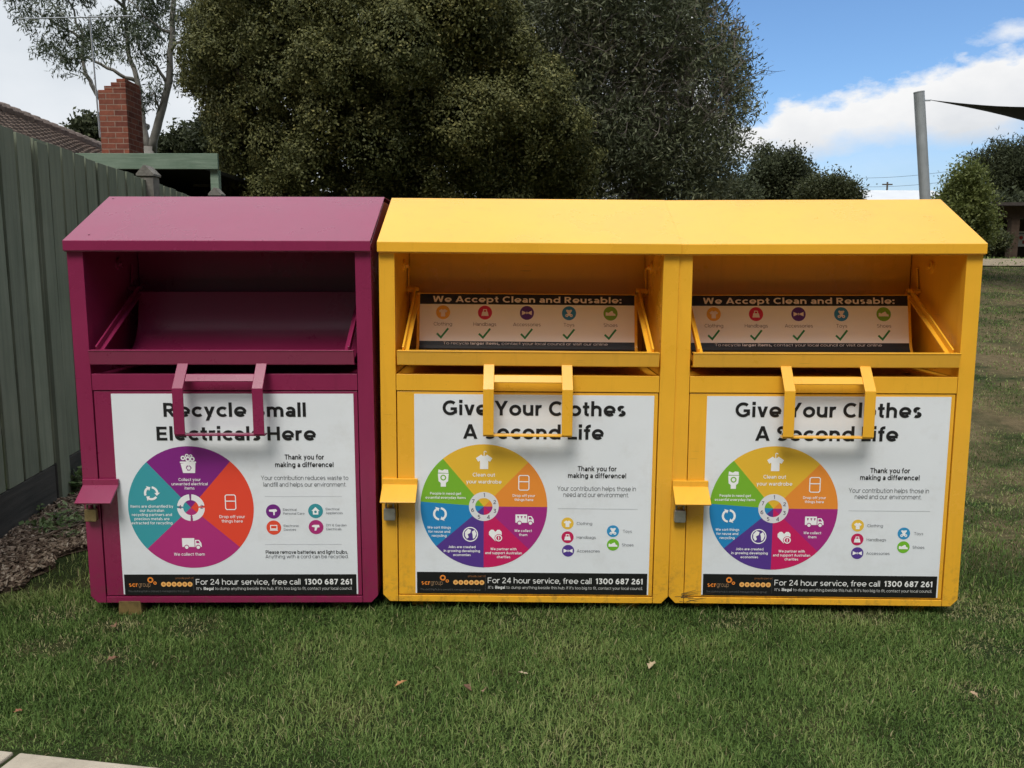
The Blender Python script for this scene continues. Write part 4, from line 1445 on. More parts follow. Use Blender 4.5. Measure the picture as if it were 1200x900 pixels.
def brick_mat():
    m, t, out = new_mat('red_brick')
    p = t.n('ShaderNodeBsdfPrincipled')
    p.inputs['Roughness'].default_value = 0.9
    p.inputs['Specular IOR Level'].default_value = 0.15
    tcn = t.n('ShaderNodeTexCoord')
    s = t.n('ShaderNodeSeparateXYZ')
    t.l(tcn.outputs['Object'], s.inputs[0])
    cmb = t.n('ShaderNodeCombineXYZ')
    t.l(t.math('ADD', s.outputs[0], s.outputs[1]), cmb.inputs[0])
    t.l(s.outputs[2], cmb.inputs[1])
    b = t.n('ShaderNodeTexBrick', i_Scale=1.0)
    b.inputs['Brick Width'].default_value = 0.24
    b.inputs['Row Height'].default_value = 0.086
    b.inputs['Mortar Size'].default_value = 0.007
    b.inputs['Color1'].default_value = (0.27, 0.098, 0.062, 1)
    b.inputs['Color2'].default_value = (0.165, 0.060, 0.044, 1)
    b.inputs['Mortar'].default_value = (0.30, 0.22, 0.17, 1)
    t.l(cmb.outputs[0], b.inputs['Vector'])
    c = t.mix(0.5, b.outputs[0], t.ramp(t.noise(tcn.outputs['Object'], 9.0, 6.0, 0.7), [(.3, (.25, .2, .2)), (.7, (.75, .7, .7))]), 'OVERLAY')
    t.l(c, p.inputs['Base Color'])
    bp = t.n('ShaderNodeBump', i_Strength=0.6, i_Distance=0.01)
    bp.invert = True
    t.l(b.outputs[1], bp.inputs['Height'])
    t.l(bp.outputs[0], p.inputs['Normal'])
    t.l(p.outputs[0], out.inputs[0])
    return m


M['brick'] = brick_mat()
house = empty('house', (-8, 11, 0))
tag(house, 'low house with weathered terracotta tile roof and red brick chimney behind the green fence', 'house')
HO = Vector((-8, 11, 0))
# roof plane: ridge parallel to the fence, tiles as stepped rows
def ridge(y):
    return Vector((-5.5 - 0.124 * y, y, 3.50 + .004 * y))


rm = MB()
rows = 19
SL = (2.6, -1.32)           # run and drop from ridge to eave
ya, yb = 7.0, 15.2
for side in (1, -1):
    for i in range(rows):
        t0, t1 = i / rows, (i + 1.12) / rows
        nseg = 36
        for k in range(nseg):
            y0, y1 = ya + (yb - ya) * k / nseg, ya + (yb - ya) * (k + 1) / nseg
            ym = (y0 + y1) / 2
            for (p, q, hh) in ((y0, ym, .030), (ym, y1, .043)):
                vs = []
                for yy in (p, q):
                    r0 = ridge(yy) - HO
                    e = .03 * math.sin(yy * 1.1)
                    vs.append(r0 + fn * side * SL[0] * t0 + Vector((0, 0, SL[1] * t0 + hh * .3 + e * .4)))
                    vs.append(r0 + fn * side * SL[0] * t1 + Vector((0, 0, SL[1] * t1 + hh + e * .4)))
                    vs.append(r0 + fn * side * SL[0] * t1 + Vector((0, 0, SL[1] * t1 - .03 + e * .4)))
                rm.add(vs, [(0, 1, 4, 3), (1, 2, 5, 4), (0, 2, 1), (3, 4, 5)])
ro = rm.build('roof', M['tile'], house, normals=False)
rc = MB()
n = 26
for k in range(n):
    y0, y1 = ya + (yb - ya) * k / n, ya + (yb - ya) * (k + 1) / n
    rc.tube([ridge(y0) - HO + Vector((0, 0, .02)), ridge(y1 + .02) - HO + Vector((0, 0, .035))], [.10, .115], 10)
rc.build('ridge_cap', M['tile'], ro)
wl = MB()
for s in (-1, 1):
    a, b = ridge(ya + .2) - HO + fn * s * 2.2, ridge(yb - .25) - HO + fn * s * 2.2
    c = (a + b) / 2
    wl.obox(Vector((c.x, c.y, 1.15)), (b - a) / 2, fn * .1, (0, 0, 1.15))
for yy in (ya + .2, yb - .25):
    c = ridge(yy) - HO
    poly = [c + fn * s * 2.2 + Vector((0, 0, z - c.z)) for s, z in ((-1, 0), (1, 0), (1, 2.3))] + [c + Vector((0, 0, -.12))] + [c + fn * -2.2 + Vector((0, 0, 2.3 - c.z))]
    poly2 = [p + fd * .1 for p in poly]
    wl.add(poly + poly2, [(0, 1, 2, 3, 4), (9, 8, 7, 6, 5)] + [(i, (i + 1) % 5, 5 + (i + 1) % 5, 5 + i) for i in range(5)])
wl.build('wall', M['wall'], house)
chm = MB()
cx, cy = at(133, 140, 13.67).x, 14.0
c0 = Vector((cx, cy, 0)) - HO
zt = at(140, 92, 13.67).z
hwx = .222
# brick stack with a broken stepped top, the left courses missing
chm.box(c0.x - hwx, c0.x + hwx, c0.y - .33, c0.y + .22, 2.6, zt - .172)
chm.box(c0.x - hwx + .10, c0.x + hwx, c0.y - .33, c0.y + .22, zt - .1715, zt - .110)
chm.box(c0.x - hwx + .21, c0.x + hwx, c0.y - .33, c0.y + .22, zt - .1095, zt - .055)
chm.box(c0.x - hwx + .30, c0.x + hwx - .004, c0.y - .326, c0.y + .21, zt - .0545, zt + .0)
chm.build('chimney', M['brick'], ro, bevel=.006)

# television aerial on its mast beside the chimney
M['alu'] = mat('aluminium', (0.55, 0.55, 0.55), 0.4, metal=0.9)
q0, q1 = at(115, 125, 14.4), at(105, 18, 14.4)
ae = empty('television_aerial', q0)
tag(ae, 'thin television aerial on a mast beside the brick chimney', 'aerial')
m = MB(); m.tube([(0, 0, -.5), q1 - q0], .013, 8); m.build('mast', M['alu'], ae)
m = MB()
ba, bb = at(24, 22, 14.7) - q0, at(152, 19, 14.1) - q0
m.tube([ba, bb], .011, 6)
m.build('boom', M['alu'], ae)
for k in range(12):
    m = MB()
    c = ba + (bb - ba) * (k / 11)
    hl = .16 + .12 * (k / 11)
    dv = Vector((.10, .9, .25)).normalized() * hl
    m.tube([c - dv, c + dv], .004, 5)
    m.build('element', M['alu'], ae)

# carport with green fascia beam
M['green_beam'] = grain_mat('flaking_green_paint', (0.12, 0.185, 0.13), (0.25, 0.325, 0.25), (2.5, 30, 30))
M['dark_in'] = mat('carport_shade', (0.030, 0.030, 0.027), 0.9, var=0.3, scale=5)  # near-black colour paints in the shade inside the carport
bl_, br_ = at(45, 190, 10.0), at(255, 189, 10.0)
cp = empty('carport', (br_.x, 10, 0))
tag(cp, 'open carport with flaking pale green fascia beam in front of the brick chimney', 'carport')
CO = Vector((br_.x, 10, 0))
m = MB(); m.box(bl_.x - CO.x, 0, 0, .045, br_.z - .09, br_.z + .09); m.build('fascia_beam', M['green_beam'], cp, bevel=.004)
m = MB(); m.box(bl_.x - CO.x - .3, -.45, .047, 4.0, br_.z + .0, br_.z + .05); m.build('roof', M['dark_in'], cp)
pz = at(249, 198, 10.0)
for dy in (.05, 3.7):
    m = MB(); m.box(pz.x - CO.x - .048, pz.x - CO.x + .048, dy, dy + .09, 0, br_.z - (.09 if dy < 1 else 0.0)); m.build('post', M['green_beam'], cp, bevel=.004)
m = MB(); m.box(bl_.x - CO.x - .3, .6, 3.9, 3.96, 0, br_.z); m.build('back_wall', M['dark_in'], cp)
sr = at(226, 210, 12.6); s2 = at(292, 219, 12.6)
m = MB(); m.box(sr.x - CO.x, s2.x - CO.x, 2.6, 2.64, s2.z, sr.z); m.build('rail', M['grey_wood'], cp)
# ------------------------------------------------------------------ trees
M['bark'] = mat('grey_bark', (0.13, 0.11, 0.09), 0.9, spec=0.1, var=0.35, scale=9, bump=0.6, bscale=30)
M['pale_bark'] = mat('pale_gum_bark', (0.27, 0.255, 0.23), 0.8, spec=0.15, var=0.25, scale=5, bump=0.3, bscale=20, dark=(0.14, 0.12, 0.10), dscale=1.6, damt=0.7)
M['twig'] = mat('grey_twig', (0.20, 0.175, 0.155), 0.9, spec=0.1, var=0.2, scale=6)
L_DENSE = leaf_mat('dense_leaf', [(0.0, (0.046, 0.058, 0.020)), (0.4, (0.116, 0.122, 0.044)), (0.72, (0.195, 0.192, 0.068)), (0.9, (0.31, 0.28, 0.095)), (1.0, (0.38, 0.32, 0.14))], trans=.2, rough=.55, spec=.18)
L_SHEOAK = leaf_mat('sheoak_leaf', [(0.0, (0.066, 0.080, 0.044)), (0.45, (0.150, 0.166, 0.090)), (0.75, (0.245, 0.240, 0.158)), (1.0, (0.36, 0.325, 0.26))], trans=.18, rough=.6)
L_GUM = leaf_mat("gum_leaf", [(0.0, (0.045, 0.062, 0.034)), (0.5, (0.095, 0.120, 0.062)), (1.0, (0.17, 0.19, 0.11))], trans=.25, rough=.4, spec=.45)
L_DARK = leaf_mat('dark_leaf', [(0.0, (0.040, 0.050, 0.027)), (0.5, (0.084, 0.098, 0.050)), (1.0, (0.165, 0.172, 0.09))], trans=.22, spec=.15)
L_LIGHT = leaf_mat("light_leaf", [(0.0, (0.10, 0.125, 0.034)), (0.5, (0.19, 0.22, 0.066)), (1.0, (0.30, 0.32, 0.12))], trans=.3)
L_OLIVE = leaf_mat('olive_leaf', [(0.0, (0.040, 0.052, 0.022)), (0.5, (0.085, 0.095, 0.042)), (1.0, (0.15, 0.15, 0.075))], trans=.25)


def in_poly(px, py, poly):
    ins = np.zeros(len(px), bool)
    j = len(poly) - 1
    for i in range(len(poly)):
        xi, yi = poly[i]
        xj, yj = poly[j]
        c = ((yi > py) != (yj > py)) & (px < (xj - xi) * (py - yi) / (yj - yi + 1e-9) + xi)
        ins ^= c
        j = i
    return ins


def edge_dist(px, py, poly):
    d = np.full(len(px), 1e9)
    for i in range(len(poly)):
        a, b = np.array(poly[i], float), np.array(poly[(i + 1) % len(poly)], float)
        ab = b - a
        t = np.clip(((px - a[0]) * ab[0] + (py - a[1]) * ab[1]) / (ab @ ab + 1e-9), 0, 1)
        d = np.minimum(d, np.hypot(px - a[0] - ab[0] * t, py - a[1] - ab[1] * t))
    return d


def lobes_from_outline(poly, Yc, n, r_px, thick, seed, back=0.35):
    """Fill a crown silhouette with lobes at real depth: fuller (nearer and farther) away from its edge."""
    r = np.random.default_rng(seed)
    P = np.array(poly, float)
    lo, hi = P.min(0), P.max(0)
    out = []
    tries = 0
    dmax = 1.0
    cand = lo + r.random((4000, 2)) * (hi - lo)
    ok = in_poly(cand[:, 0], cand[:, 1], poly)
    cand = cand[ok]
    ed = edge_dist(cand[:, 0], cand[:, 1], poly)
    dmax = ed.max()
    for (x, y), e in zip(cand, ed):
        rp = r_px * (0.65 + 0.7 * r.random())
        rp = min(rp, max(e * 1.0, r_px * .38))
        if e < rp * .75:
            continue
        f = min(1, e / dmax)
        bulge = thick * math.sqrt(max(0, 1 - (1 - f) ** 2))
        sgn = -1 if r.random() > back else 1
        Y = Yc + sgn * bulge * (.75 + .3 * r.random()) + r.normal(0, .05 * thick)
        c = at(x, y, Y)
        rw = rp / FPX * Y
        if all((c - o[0]).length > .62 * (rw + o[1]) * .75 for o in out):
            out.append((c, rw))
        if len(out) >= n:
            break
    return out


def leaves_on_lobes(lobes, n, size, aspect, seed, droop=0.0, tip=0.08, clump=14, fill=.45, squash=.85, tipbright=.5, face=0.0, core=0):
    """Leaf quads in twig-sized clumps on the lobes; returns verts, faces, tint."""
    r = np.random.default_rng(seed)
    C = np.array([tuple(c) for c, _ in lobes])
    Rr = np.array([q for _, q in lobes])
    pr = Rr ** 2 / (Rr ** 2).sum()
    nt = max(1, n // clump)
    li = r.choice(len(lobes), nt, p=pr)
    u = unit(r.normal(size=(nt, 3)))
    rad = Rr[li] * (1 - fill * r.random(nt) ** 1.6) * (1 + .10 * r.normal(size=nt))
    tp = C[li] + u * rad[:, None] * np.array([1, 1, squash])
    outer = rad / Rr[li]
    tone = r.normal(0, .10, nt)
    lob_tone = r.normal(0, .07, len(lobes))[li]
    k = np.repeat(np.arange(nt), clump)
    m = len(k)
    pos = tp[k] + r.normal(0, tip, (m, 3)) + u[k] * (r.random(m) * tip)[:, None]
    if face:
        nn = unit(u[k] * face + r.normal(0, .55, (m, 3)) + np.array([0, 0, .12]))
        d = unit(np.cross(nn, unit(r.normal(size=(m, 3)))))
        s = np.cross(nn, d)
    else:
        d = unit(u[k] * .6 + r.normal(0, .75, (m, 3)) + np.array([0, 0, .25 - droop]))
        s = unit(np.cross(d, unit(r.normal(size=(m, 3)) + u[k] * .3)))
    L = size * (.6 + .8 * r.random(m))
    W_ = L * aspect
    a = pos - d * L[:, None] * .5
    b = pos + d * L[:, None] * .5
    V = np.stack([a, pos + s * W_[:, None] * .5, b, pos - s * W_[:, None] * .5], 1).reshape(-1, 3)
    F = np.arange(m * 4).reshape(m, 4)
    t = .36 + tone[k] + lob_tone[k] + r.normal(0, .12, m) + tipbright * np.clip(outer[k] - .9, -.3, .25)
    if core:
        # broader leaves deep inside the lobes, tinted darker as painted crown shade
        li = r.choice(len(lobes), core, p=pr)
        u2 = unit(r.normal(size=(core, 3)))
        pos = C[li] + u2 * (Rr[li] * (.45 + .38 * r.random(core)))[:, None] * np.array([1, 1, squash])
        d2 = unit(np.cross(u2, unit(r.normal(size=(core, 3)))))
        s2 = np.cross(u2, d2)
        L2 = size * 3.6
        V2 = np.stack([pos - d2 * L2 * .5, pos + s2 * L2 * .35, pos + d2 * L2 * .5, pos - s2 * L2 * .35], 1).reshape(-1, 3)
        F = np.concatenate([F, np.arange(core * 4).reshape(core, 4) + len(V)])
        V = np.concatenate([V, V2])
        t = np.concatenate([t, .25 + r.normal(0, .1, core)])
    return V, F, np.clip(t, 0, 1)


def crown(parent, lobes, n, size, aspect, material, seed, **kw):
    V, F, T = leaves_on_lobes(lobes, n, size, aspect, seed, **kw)
    V = V - np.array(parent.location)
    return link('crown', np_mesh('crown', V, F, T), material, parent)


def limb_path(a, b, sag, r, n=6):
    a, b = Vector(a), Vector(b)
    out = []
    off = Vector((r.normal(0, 1), r.normal(0, 1), r.normal(0, .4))) * (b - a).length * .06
    for i in range(n + 1):
        t = i / n
        p = a.lerp(b, t) + off * math.sin(pi * t) + Vector((0, 0, sag * math.sin(pi * t)))
        out.append(p)
    return out


def trunk_and_limbs(parent, base, fork, lobes, r0, material, seed, k=14, twigs=0, rmin=.02):
    r = np.random.default_rng(seed)
    m = MB()
    o = Vector(parent.location)
    base, fork = Vector(base), Vector(fork)
    tr = limb_path(base, fork, 0, r, 6)
    m.tube([p - o for p in tr], list(np.linspace(r0 * 1.25, r0 * .75, len(tr))), 10)
    idx = r.permutation(len(lobes))[:k]
    for i in idx:
        c, q = lobes[i]
        st = tr[-1 - int(r.integers(0, 2))]
        pth = limb_path(st, c, .05 * (c - st).length, r, 6)
        m.tube([p - o for p in pth], list(np.linspace(r0 * .42, rmin, len(pth))), 6)
        for _ in range(twigs):
            u = unit(r.normal(size=(1, 3)))[0]
            e = Vector(c) + Vector(u) * q * .95
            pp = limb_path(pth[-2], e, .0, r, 4)
            m.tube([p - o for p in pp], list(np.linspace(rmin * .8, .006, len(pp))), 4, cap=False)
    return m.build('trunk', material, parent, smooth=True, normals=False)


def gz(x, y):
    return float(ground_z(x, y))


def tree(name, label, cat, poly, Yc, base_px, lobes_n, r_px, thick, leaf_n, size, aspect, lm, bm, seed, r0=.16, group=None, k=14, fork_py=None, twigs=0, extra=None, **kw):
    bx = at(base_px, 300, Yc).x
    base = Vector((bx, Yc, gz(bx, Yc) - .05))
    root = empty(name, base)
    tag(root, label, cat, group)
    lobes = lobes_from_outline(poly, Yc, lobes_n, r_px, thick, seed)
    if extra:
        lobes += extra
    cz = np.mean([c.z for c, _ in lobes])
    fork = Vector((bx, Yc, max(base.z + .6, base.z + (cz - base.z) * .5)))
    trunk_and_limbs(root, base, fork, lobes, r0, bm, seed + 1, k=k, twigs=twigs)
    crown(root, lobes, leaf_n, size, aspect, lm, seed + 2, **kw)
    return root, lobes


# the big dense evergreen behind the magenta bin: distinct billowing lobes, each carrying smaller tufts
BIG = [(328, 46, 46), (267, 30, 40), (250, 62, 30), (424, 26, 54), (505, 16, 50), (465, 60, 54), (548, 34, 42), (515, 92, 50), (560, 88, 38), (399, 134, 54), (333, 98, 44), (287, 124, 38),
       (290, 168, 42), (330, 174, 40), (363, 196, 42), (446, 170, 44), (536, 148, 56), (626, 114, 42), (648, 150, 42), (617, 184, 44), (566, 190, 44), (429, 220, 36), (587, 226, 36), (495, 206, 42),
       (284, 212, 36), (658, 196, 36), (660, 238, 40), (330, 236, 42), (520, 244, 44), (380, 78, 44), (600, 62, 34), (578, 128, 40), (240, 92, 26), (258, 120, 26), (268, 148, 28), (470, 118, 46),
       (300, -20, 50), (262, -8, 34), (380, -40, 56), (460, -50, 58), (540, -30, 52), (330, -85, 56), (420, -110, 60), (500, -100, 56), (380, -150, 50), (460, -160, 44), (412, 92, 40), (612, 150, 40),
       (296, 70, 40), (360, 20, 44), (470, -5, 50), (560, 0, 40), (586, 30, 30), (640, 96, 28), (670, 150, 26), (682, 190, 24), (238, 36, 24), (226, 66, 18), (270, 262, 40), (420, 270, 46), (600, 268, 46)]
root = empty('evergreen_tree', (at(470, 300, 13.8).x, 13.8, gz(at(470, 300, 13.8).x, 13.8) - .05))
tag(root, 'huge dense olive green evergreen tree with clumped crown behind the magenta bin', 'tree')
r = np.random.default_rng(21)
big, tufts, inner = [], [], []
for x, y, q in BIG:
    rho = min(.98, ((x - 455) / 262) ** 2 + ((y - 70) / 245) ** 2)
    Y = 13.9 - 2.5 * math.sqrt(1 - rho) + r.normal(0, .22)
    c, q = at(x, y, Y), q * .84 / FPX * Y
    big.append((c, q))
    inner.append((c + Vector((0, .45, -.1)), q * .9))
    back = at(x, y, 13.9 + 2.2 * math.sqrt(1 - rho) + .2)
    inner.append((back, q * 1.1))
    for _ in range(11):
        u = unit(r.normal(size=(1, 3)) + np.array([[0, -.45, .75]]))[0]
        tufts.append((c + Vector(u) * q * .88, q * (.22 + .16 * r.random())))
trunk_and_limbs(root, Vector(root.location), Vector(root.location) + Vector((0, 0, 1.6)), big, .28, M['bark'], 22, k=16)
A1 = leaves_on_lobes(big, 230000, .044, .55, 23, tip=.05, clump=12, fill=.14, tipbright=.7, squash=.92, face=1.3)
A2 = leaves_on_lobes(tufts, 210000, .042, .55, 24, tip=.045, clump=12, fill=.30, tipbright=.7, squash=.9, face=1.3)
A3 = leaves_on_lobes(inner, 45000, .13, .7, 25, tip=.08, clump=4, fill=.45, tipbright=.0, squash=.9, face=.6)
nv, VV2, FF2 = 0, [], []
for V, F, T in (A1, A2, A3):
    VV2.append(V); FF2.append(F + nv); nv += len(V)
TT2 = np.concatenate([A1[2], np.clip(A2[2] + .10, 0, 1), A3[2] * .6])  # inner leaves' tint scaled down: crown shade put into their colour
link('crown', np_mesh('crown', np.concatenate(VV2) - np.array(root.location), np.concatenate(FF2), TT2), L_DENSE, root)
# the greyer, twiggy tree at its right shoulder
poly_grey = [(560, 300), (560, 60), (575, -40), (640, -110), (740, -140), (820, -80), (846, 10), (866, 40), (882, 84), (874, 112), (894, 140), (886, 176), (862, 200), (848, 226), (846, 300)]
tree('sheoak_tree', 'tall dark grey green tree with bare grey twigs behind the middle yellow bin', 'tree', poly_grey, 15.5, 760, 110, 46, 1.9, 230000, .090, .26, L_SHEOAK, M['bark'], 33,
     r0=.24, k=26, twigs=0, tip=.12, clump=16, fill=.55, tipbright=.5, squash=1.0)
# bare grey twigs showing through the greyer tree belong to its trunk mesh: a second limb part
def twiggery(root, seed, boxpx, Y0, Y1, n):
    r = np.random.default_rng(seed)
    m = MB()
    o = Vector(root.location)
    for _ in range(n):
        px, py = boxpx[0] + r.random() * (boxpx[1] - boxpx[0]), boxpx[2] + r.random() * (boxpx[3] - boxpx[2])
        Y = Y0 + r.random() * (Y1 - Y0)
        p = at(px, py, Y)
        d = Vector((r.normal(.35, .5), r.normal(-.2, .4), r.normal(.25, .45))).normalized()
        pts = [p]
        L = .25 + .4 * r.random()
        for i in range(4):
            d = (d + Vector(r.normal(0, .22, 3))).normalized()
            pts.append(pts[-1] + d * L / 4)
        m.tube([q - o for q in pts], list(np.linspace(.009, .003, 5)), 4, cap=False)
        for j in (1, 2, 3):
            d2 = (d + Vector(r.normal(0, .6, 3))).normalized()
            m.tube([pts[j] - o, pts[j] + d2 * L * .3 - o, pts[j] + d2 * L * .5 + Vector((0, 0, .03)) - o], [.005, .004, .002], 3, cap=False)
    m.build('twigs', M['twig'], root, normals=False)['kind'] = 'stuff'


_g = bpy.data.objects['sheoak_tree']
twiggery(_g, 91, (650, 862, 15, 165), 13.4, 14.4, 230)

# the airy gum tree behind the chimney: trunks forking up out of the frame, drooping leaf clumps with sky between
GY = 20.0
gum_base = at(182, 182, GY)
groot = empty('gum_tree', (gum_base.x, GY, gz(gum_base.x, GY)))
tag(groot, 'tall airy gum tree with pale forked trunk and open crown behind the brick chimney', 'tree')
m = MB()
o = Vector(groot.location)


def limb_px(pts, r0, r1, seg=8):
    P = [at(x, y, Y) for x, y, Y in pts]
    fine = []
    for i in range(len(P) - 1):
        for t in (0, .34, .67):
            fine.append(P[i].lerp(P[i + 1], t) + Vector(rng.normal(0, .02, 3)))
    fine.append(P[-1])
    m.tube([p - o for p in fine], list(np.linspace(r0, r1, len(fine))), seg)


gb = Vector((gum_base.x - .05, GY, gz(gum_base.x, GY) - .1))
m.tube([gb - o, at(176, 230, GY) - o, at(175, 172, GY) - o], [.22, .15, .125], 10)
limb_px([(176, 178, 20), (186, 140, 19.9), (197, 95, 19.8), (202, 45, 19.7), (206, -20, 19.6), (212, -90, 19.5)], .105, .035)
limb_px([(174, 178, 20), (166, 130, 20.1), (160, 92, 20.2), (150, 60, 20.3), (146, 10, 20.4), (140, -70, 20.4)], .085, .025)
limb_px([(160, 95, 20.2), (140, 88, 20), (118, 74, 19.8), (96, 66, 19.7), (70, 68, 19.6)], .05, .015)
limb_px([(172, 150, 20.4), (128, 130, 20.6), (108, 100, 20.7), (98, 80, 20.8), (96, 40, 20.8), (80, 0, 20.9)], .075, .02)
limb_px([(196, 100, 19.8), (184, 78, 19.6), (172, 70, 19.4), (160, 50, 19.3)], .045, .012)
limb_px([(200, 60, 19.7), (222, 40, 19.5), (238, 22, 19.4)], .04, .01)
limb_px([(96, 45, 20.8), (60, 25, 20.9), (32, 8, 21)], .035, .01)
limb_px([(186, 135, 19.9), (182, 108, 19.6), (176, 112, 19.5)], .03, .01)
limb_px([(146, 10, 20.4), (110, -20, 20.2), (60, -40, 20)], .04, .012)
limb_px([(202, 40, 19.7), (170, 20, 19.5), (150, 0, 19.4)], .04, .012)
m.build('trunk', M['pale_bark'], groot, smooth=True, normals=False)
gl = []
gum_cl = [(28, 14, 16), (60, 10, 20), (20, -8, 18), (45, -20, 22), (90, -10, 24), (120, -30, 26), (70, 30, 13), (52, 46, 12), (66, 60, 15), (48, 62, 9), (88, 44, 20), (84, 68, 14), (104, 62, 15), (110, 36, 18),
          (126, 48, 17), (128, 66, 11), (140, 28, 22), (160, 44, 22), (176, 60, 16), (150, 66, 12), (170, 20, 22), (186, 36, 18), (180, 4, 22), (210, 20, 20), (228, 12, 18), (238, 34, 14), (220, 52, 14), (212, 76, 13), (222, 90, 10), (206, 96, 8),
          (236, -10, 20), (200, -25, 22), (150, -20, 24), (175, 112, 13), (184, 96, 10), (168, 122, 9), (170, 80, 10), (96, 84, 8), (60, -60, 26), (110, -80, 30), (170, -80, 32), (220, -70, 28), (140, -120, 30), (190, -130, 30), (36, 34, 8), (72, 84, 6)]
r = np.random.default_rng(5)
for x, y, q in gum_cl:
    Y = GY + r.normal(0, .7)
    gl.append((at(x, y, Y), q * .84 / FPX * Y))
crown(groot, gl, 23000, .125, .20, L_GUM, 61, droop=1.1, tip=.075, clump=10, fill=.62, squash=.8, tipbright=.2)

# smaller trees far behind the house
def blob_tree(name, label, Yc, base_px, circles, leaf_n, size, lm, seed, r0=.12, aspect=.5, group=None, k=6, **kw):
    r = np.random.default_rng(seed)
    lob = []
    for x, y, q in circles:
        Y = Yc + r.normal(0, q / FPX * Yc * .8)
        lob.append((at(x, y, Y), q * .72 / FPX * Y))
        for _ in range(5):
            a, rr = r.random() * 6.28, q * (.55 + .55 * r.random())
            Y2 = Y + r.normal(0, q / FPX * Yc * .7)
            lob.append((at(x + math.cos(a) * rr, y + math.sin(a) * rr * .8, Y2), q * (.20 + .26 * r.random()) / FPX * Y2))
    bx = at(base_px, 300, Yc).x
    root = empty(name, (bx, Yc, gz(bx, Yc) - .05))
    tag(root, label, 'tree', group)
    base = Vector(root.location)
    cz = np.mean([c.z for c, _ in lob])
    trunk_and_limbs(root, base, Vector((bx, Yc, base.z + (cz - base.z) * .6)), lob, r0, M['bark'], seed, k=min(k, len(lob)), rmin=.025)
    crown(root, lob, leaf_n, size, aspect, lm, seed + 1, **kw)
    return root


blob_tree('bushy_tree', 'small dark bushy tree just left of the brick chimney', 24, 108, [(106, 155, 15), (92, 158, 10), (116, 150, 12), (110, 172, 18), (96, 172, 12), (122, 168, 12)], 9000, .13, L_DARK, 71, tip=.12, clump=8, fill=.6)
blob_tree('bushy_tree', 'dark bushy tree between the brick chimney and the huge evergreen', 24, 236, [(240, 162, 20), (222, 168, 16), (254, 158, 18), (205, 172, 12), (236, 184, 22), (214, 186, 16), (190, 172, 9), (256, 184, 20), (186, 186, 10), (240, 150, 10), (215, 152, 6)], 20000, .13, L_DARK, 73, tip=.12, clump=8, fill=.6)

# trees across the open ground on the right
DG = 'distant trees beyond the yellow bins'
blob_tree('gum_tree', 'round dark gum tree on the skyline behind the middle of the right yellow bin', 46, 905, [(905, 196, 22), (925, 190, 20), (890, 205, 18), (936, 204, 15), (912, 215, 24), (878, 218, 14), (935, 220, 16), (898, 182, 10), (866, 226, 14), (890, 232, 22), (924, 236, 22)], 30000, .16, L_DARK, 81, r0=.3, group=DG, tip=.22, clump=9, fill=.85)
blob_tree('olive_tree', 'lower olive tree right of the round dark gum on the skyline', 44, 975, [(972, 220, 14), (986, 224, 13), (960, 226, 14), (996, 230, 9), (978, 234, 16), (952, 236, 16)], 24000, .14, L_OLIVE, 83, group=DG, tip=.24, clump=9, fill=.85)
blob_tree('olive_tree', 'dark low tree beside the grey sheoak on the skyline', 40, 858, [(862, 222, 12), (850, 232, 14), (872, 234, 14), (838, 238, 12), (856, 244, 18)], 18000, .14, L_DARK, 85, group=DG, tip=.24, clump=9, fill=.85)
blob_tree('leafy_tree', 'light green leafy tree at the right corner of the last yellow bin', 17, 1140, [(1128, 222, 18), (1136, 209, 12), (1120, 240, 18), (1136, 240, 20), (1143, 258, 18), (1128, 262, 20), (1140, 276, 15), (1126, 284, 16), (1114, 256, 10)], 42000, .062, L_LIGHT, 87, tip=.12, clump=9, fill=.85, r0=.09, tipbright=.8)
blob_tree('pine_tree', 'dark spreading pine above the brown shelter on the far right', 34, 1185, [(1168, 190, 20), (1190, 188, 24), (1152, 194, 12), (1212, 190, 26), (1180, 208, 22), (1205, 212, 26), (1160, 212, 14), (1192, 230, 24), (1170, 228, 16), (1230, 205, 28), (1225, 232, 26), (1175, 178, 8), (1145, 186, 6)], 34000, .2, L_DARK, 89, r0=.25, tip=.2, clump=10, fill=.55, aspect=.2)
blob_tree('bushy_tree', 'dark shrubby tree behind the brown shelter on the far right', 28, 1170, [(1165, 252, 18), (1180, 246, 16), (1160, 270, 14), (1178, 280, 14), (1200, 262, 22), (1215, 250, 22), (1150, 286, 12)], 16000, .14, L_DARK, 93, tip=.15, clump=9, fill=.6)
for i, (px, q, Yc) in enumerate(((1260, 44, 40), (1330, 52, 46), (1420, 60, 42))):
    blob_tree('dense_tree', ['dark tree out past the shelter', 'second dark tree out past the shelter', 'third dark tree out past the shelter'][i], Yc, px,
              [(px, 210, q), (px - q * .7, 240, q * .8), (px + q * .7, 238, q * .8), (px, 262, q)], 9000, .3, L_DARK, 95 + i, r0=.3, tip=.35, clump=9, fill=.6)

# low plants beside the shelter and the path
def shrub(label, px, py, Yc, hpx, wpx, n, lm, seed, size=.06, aspect=.4, group=None, cat='shrub', name='shrub'):
    p = at(px, py, Yc)
    root = empty(name, (p.x, Yc, gz(p.x, Yc) if name == 'shrub' else p.z))
    tag(root, label, cat, group)
    r = np.random.default_rng(seed)
    lob = []
    s = Yc / FPX
    for _ in range(6):
        lob.append((Vector(root.location) + Vector((r.normal(0, wpx * .3 * s), r.normal(0, wpx * .3 * s), hpx * s * (.35 + .4 * r.random()))), wpx * s * .33))
    V, F, T = leaves_on_lobes(lob, n, size, aspect, seed, tip=.08, clump=8, fill=.8)
    link('foliage', np_mesh('foliage', V - np.array(root.location), F, T), lm, root)
    m = MB()
    for c, q in lob[:4]:
        m.tube([(0, 0, -.03), (c - Vector(root.location)) * .6, c - Vector(root.location)], [.02, .014, .008], 5)
    m.build('stem', M['bark'], root, normals=False)


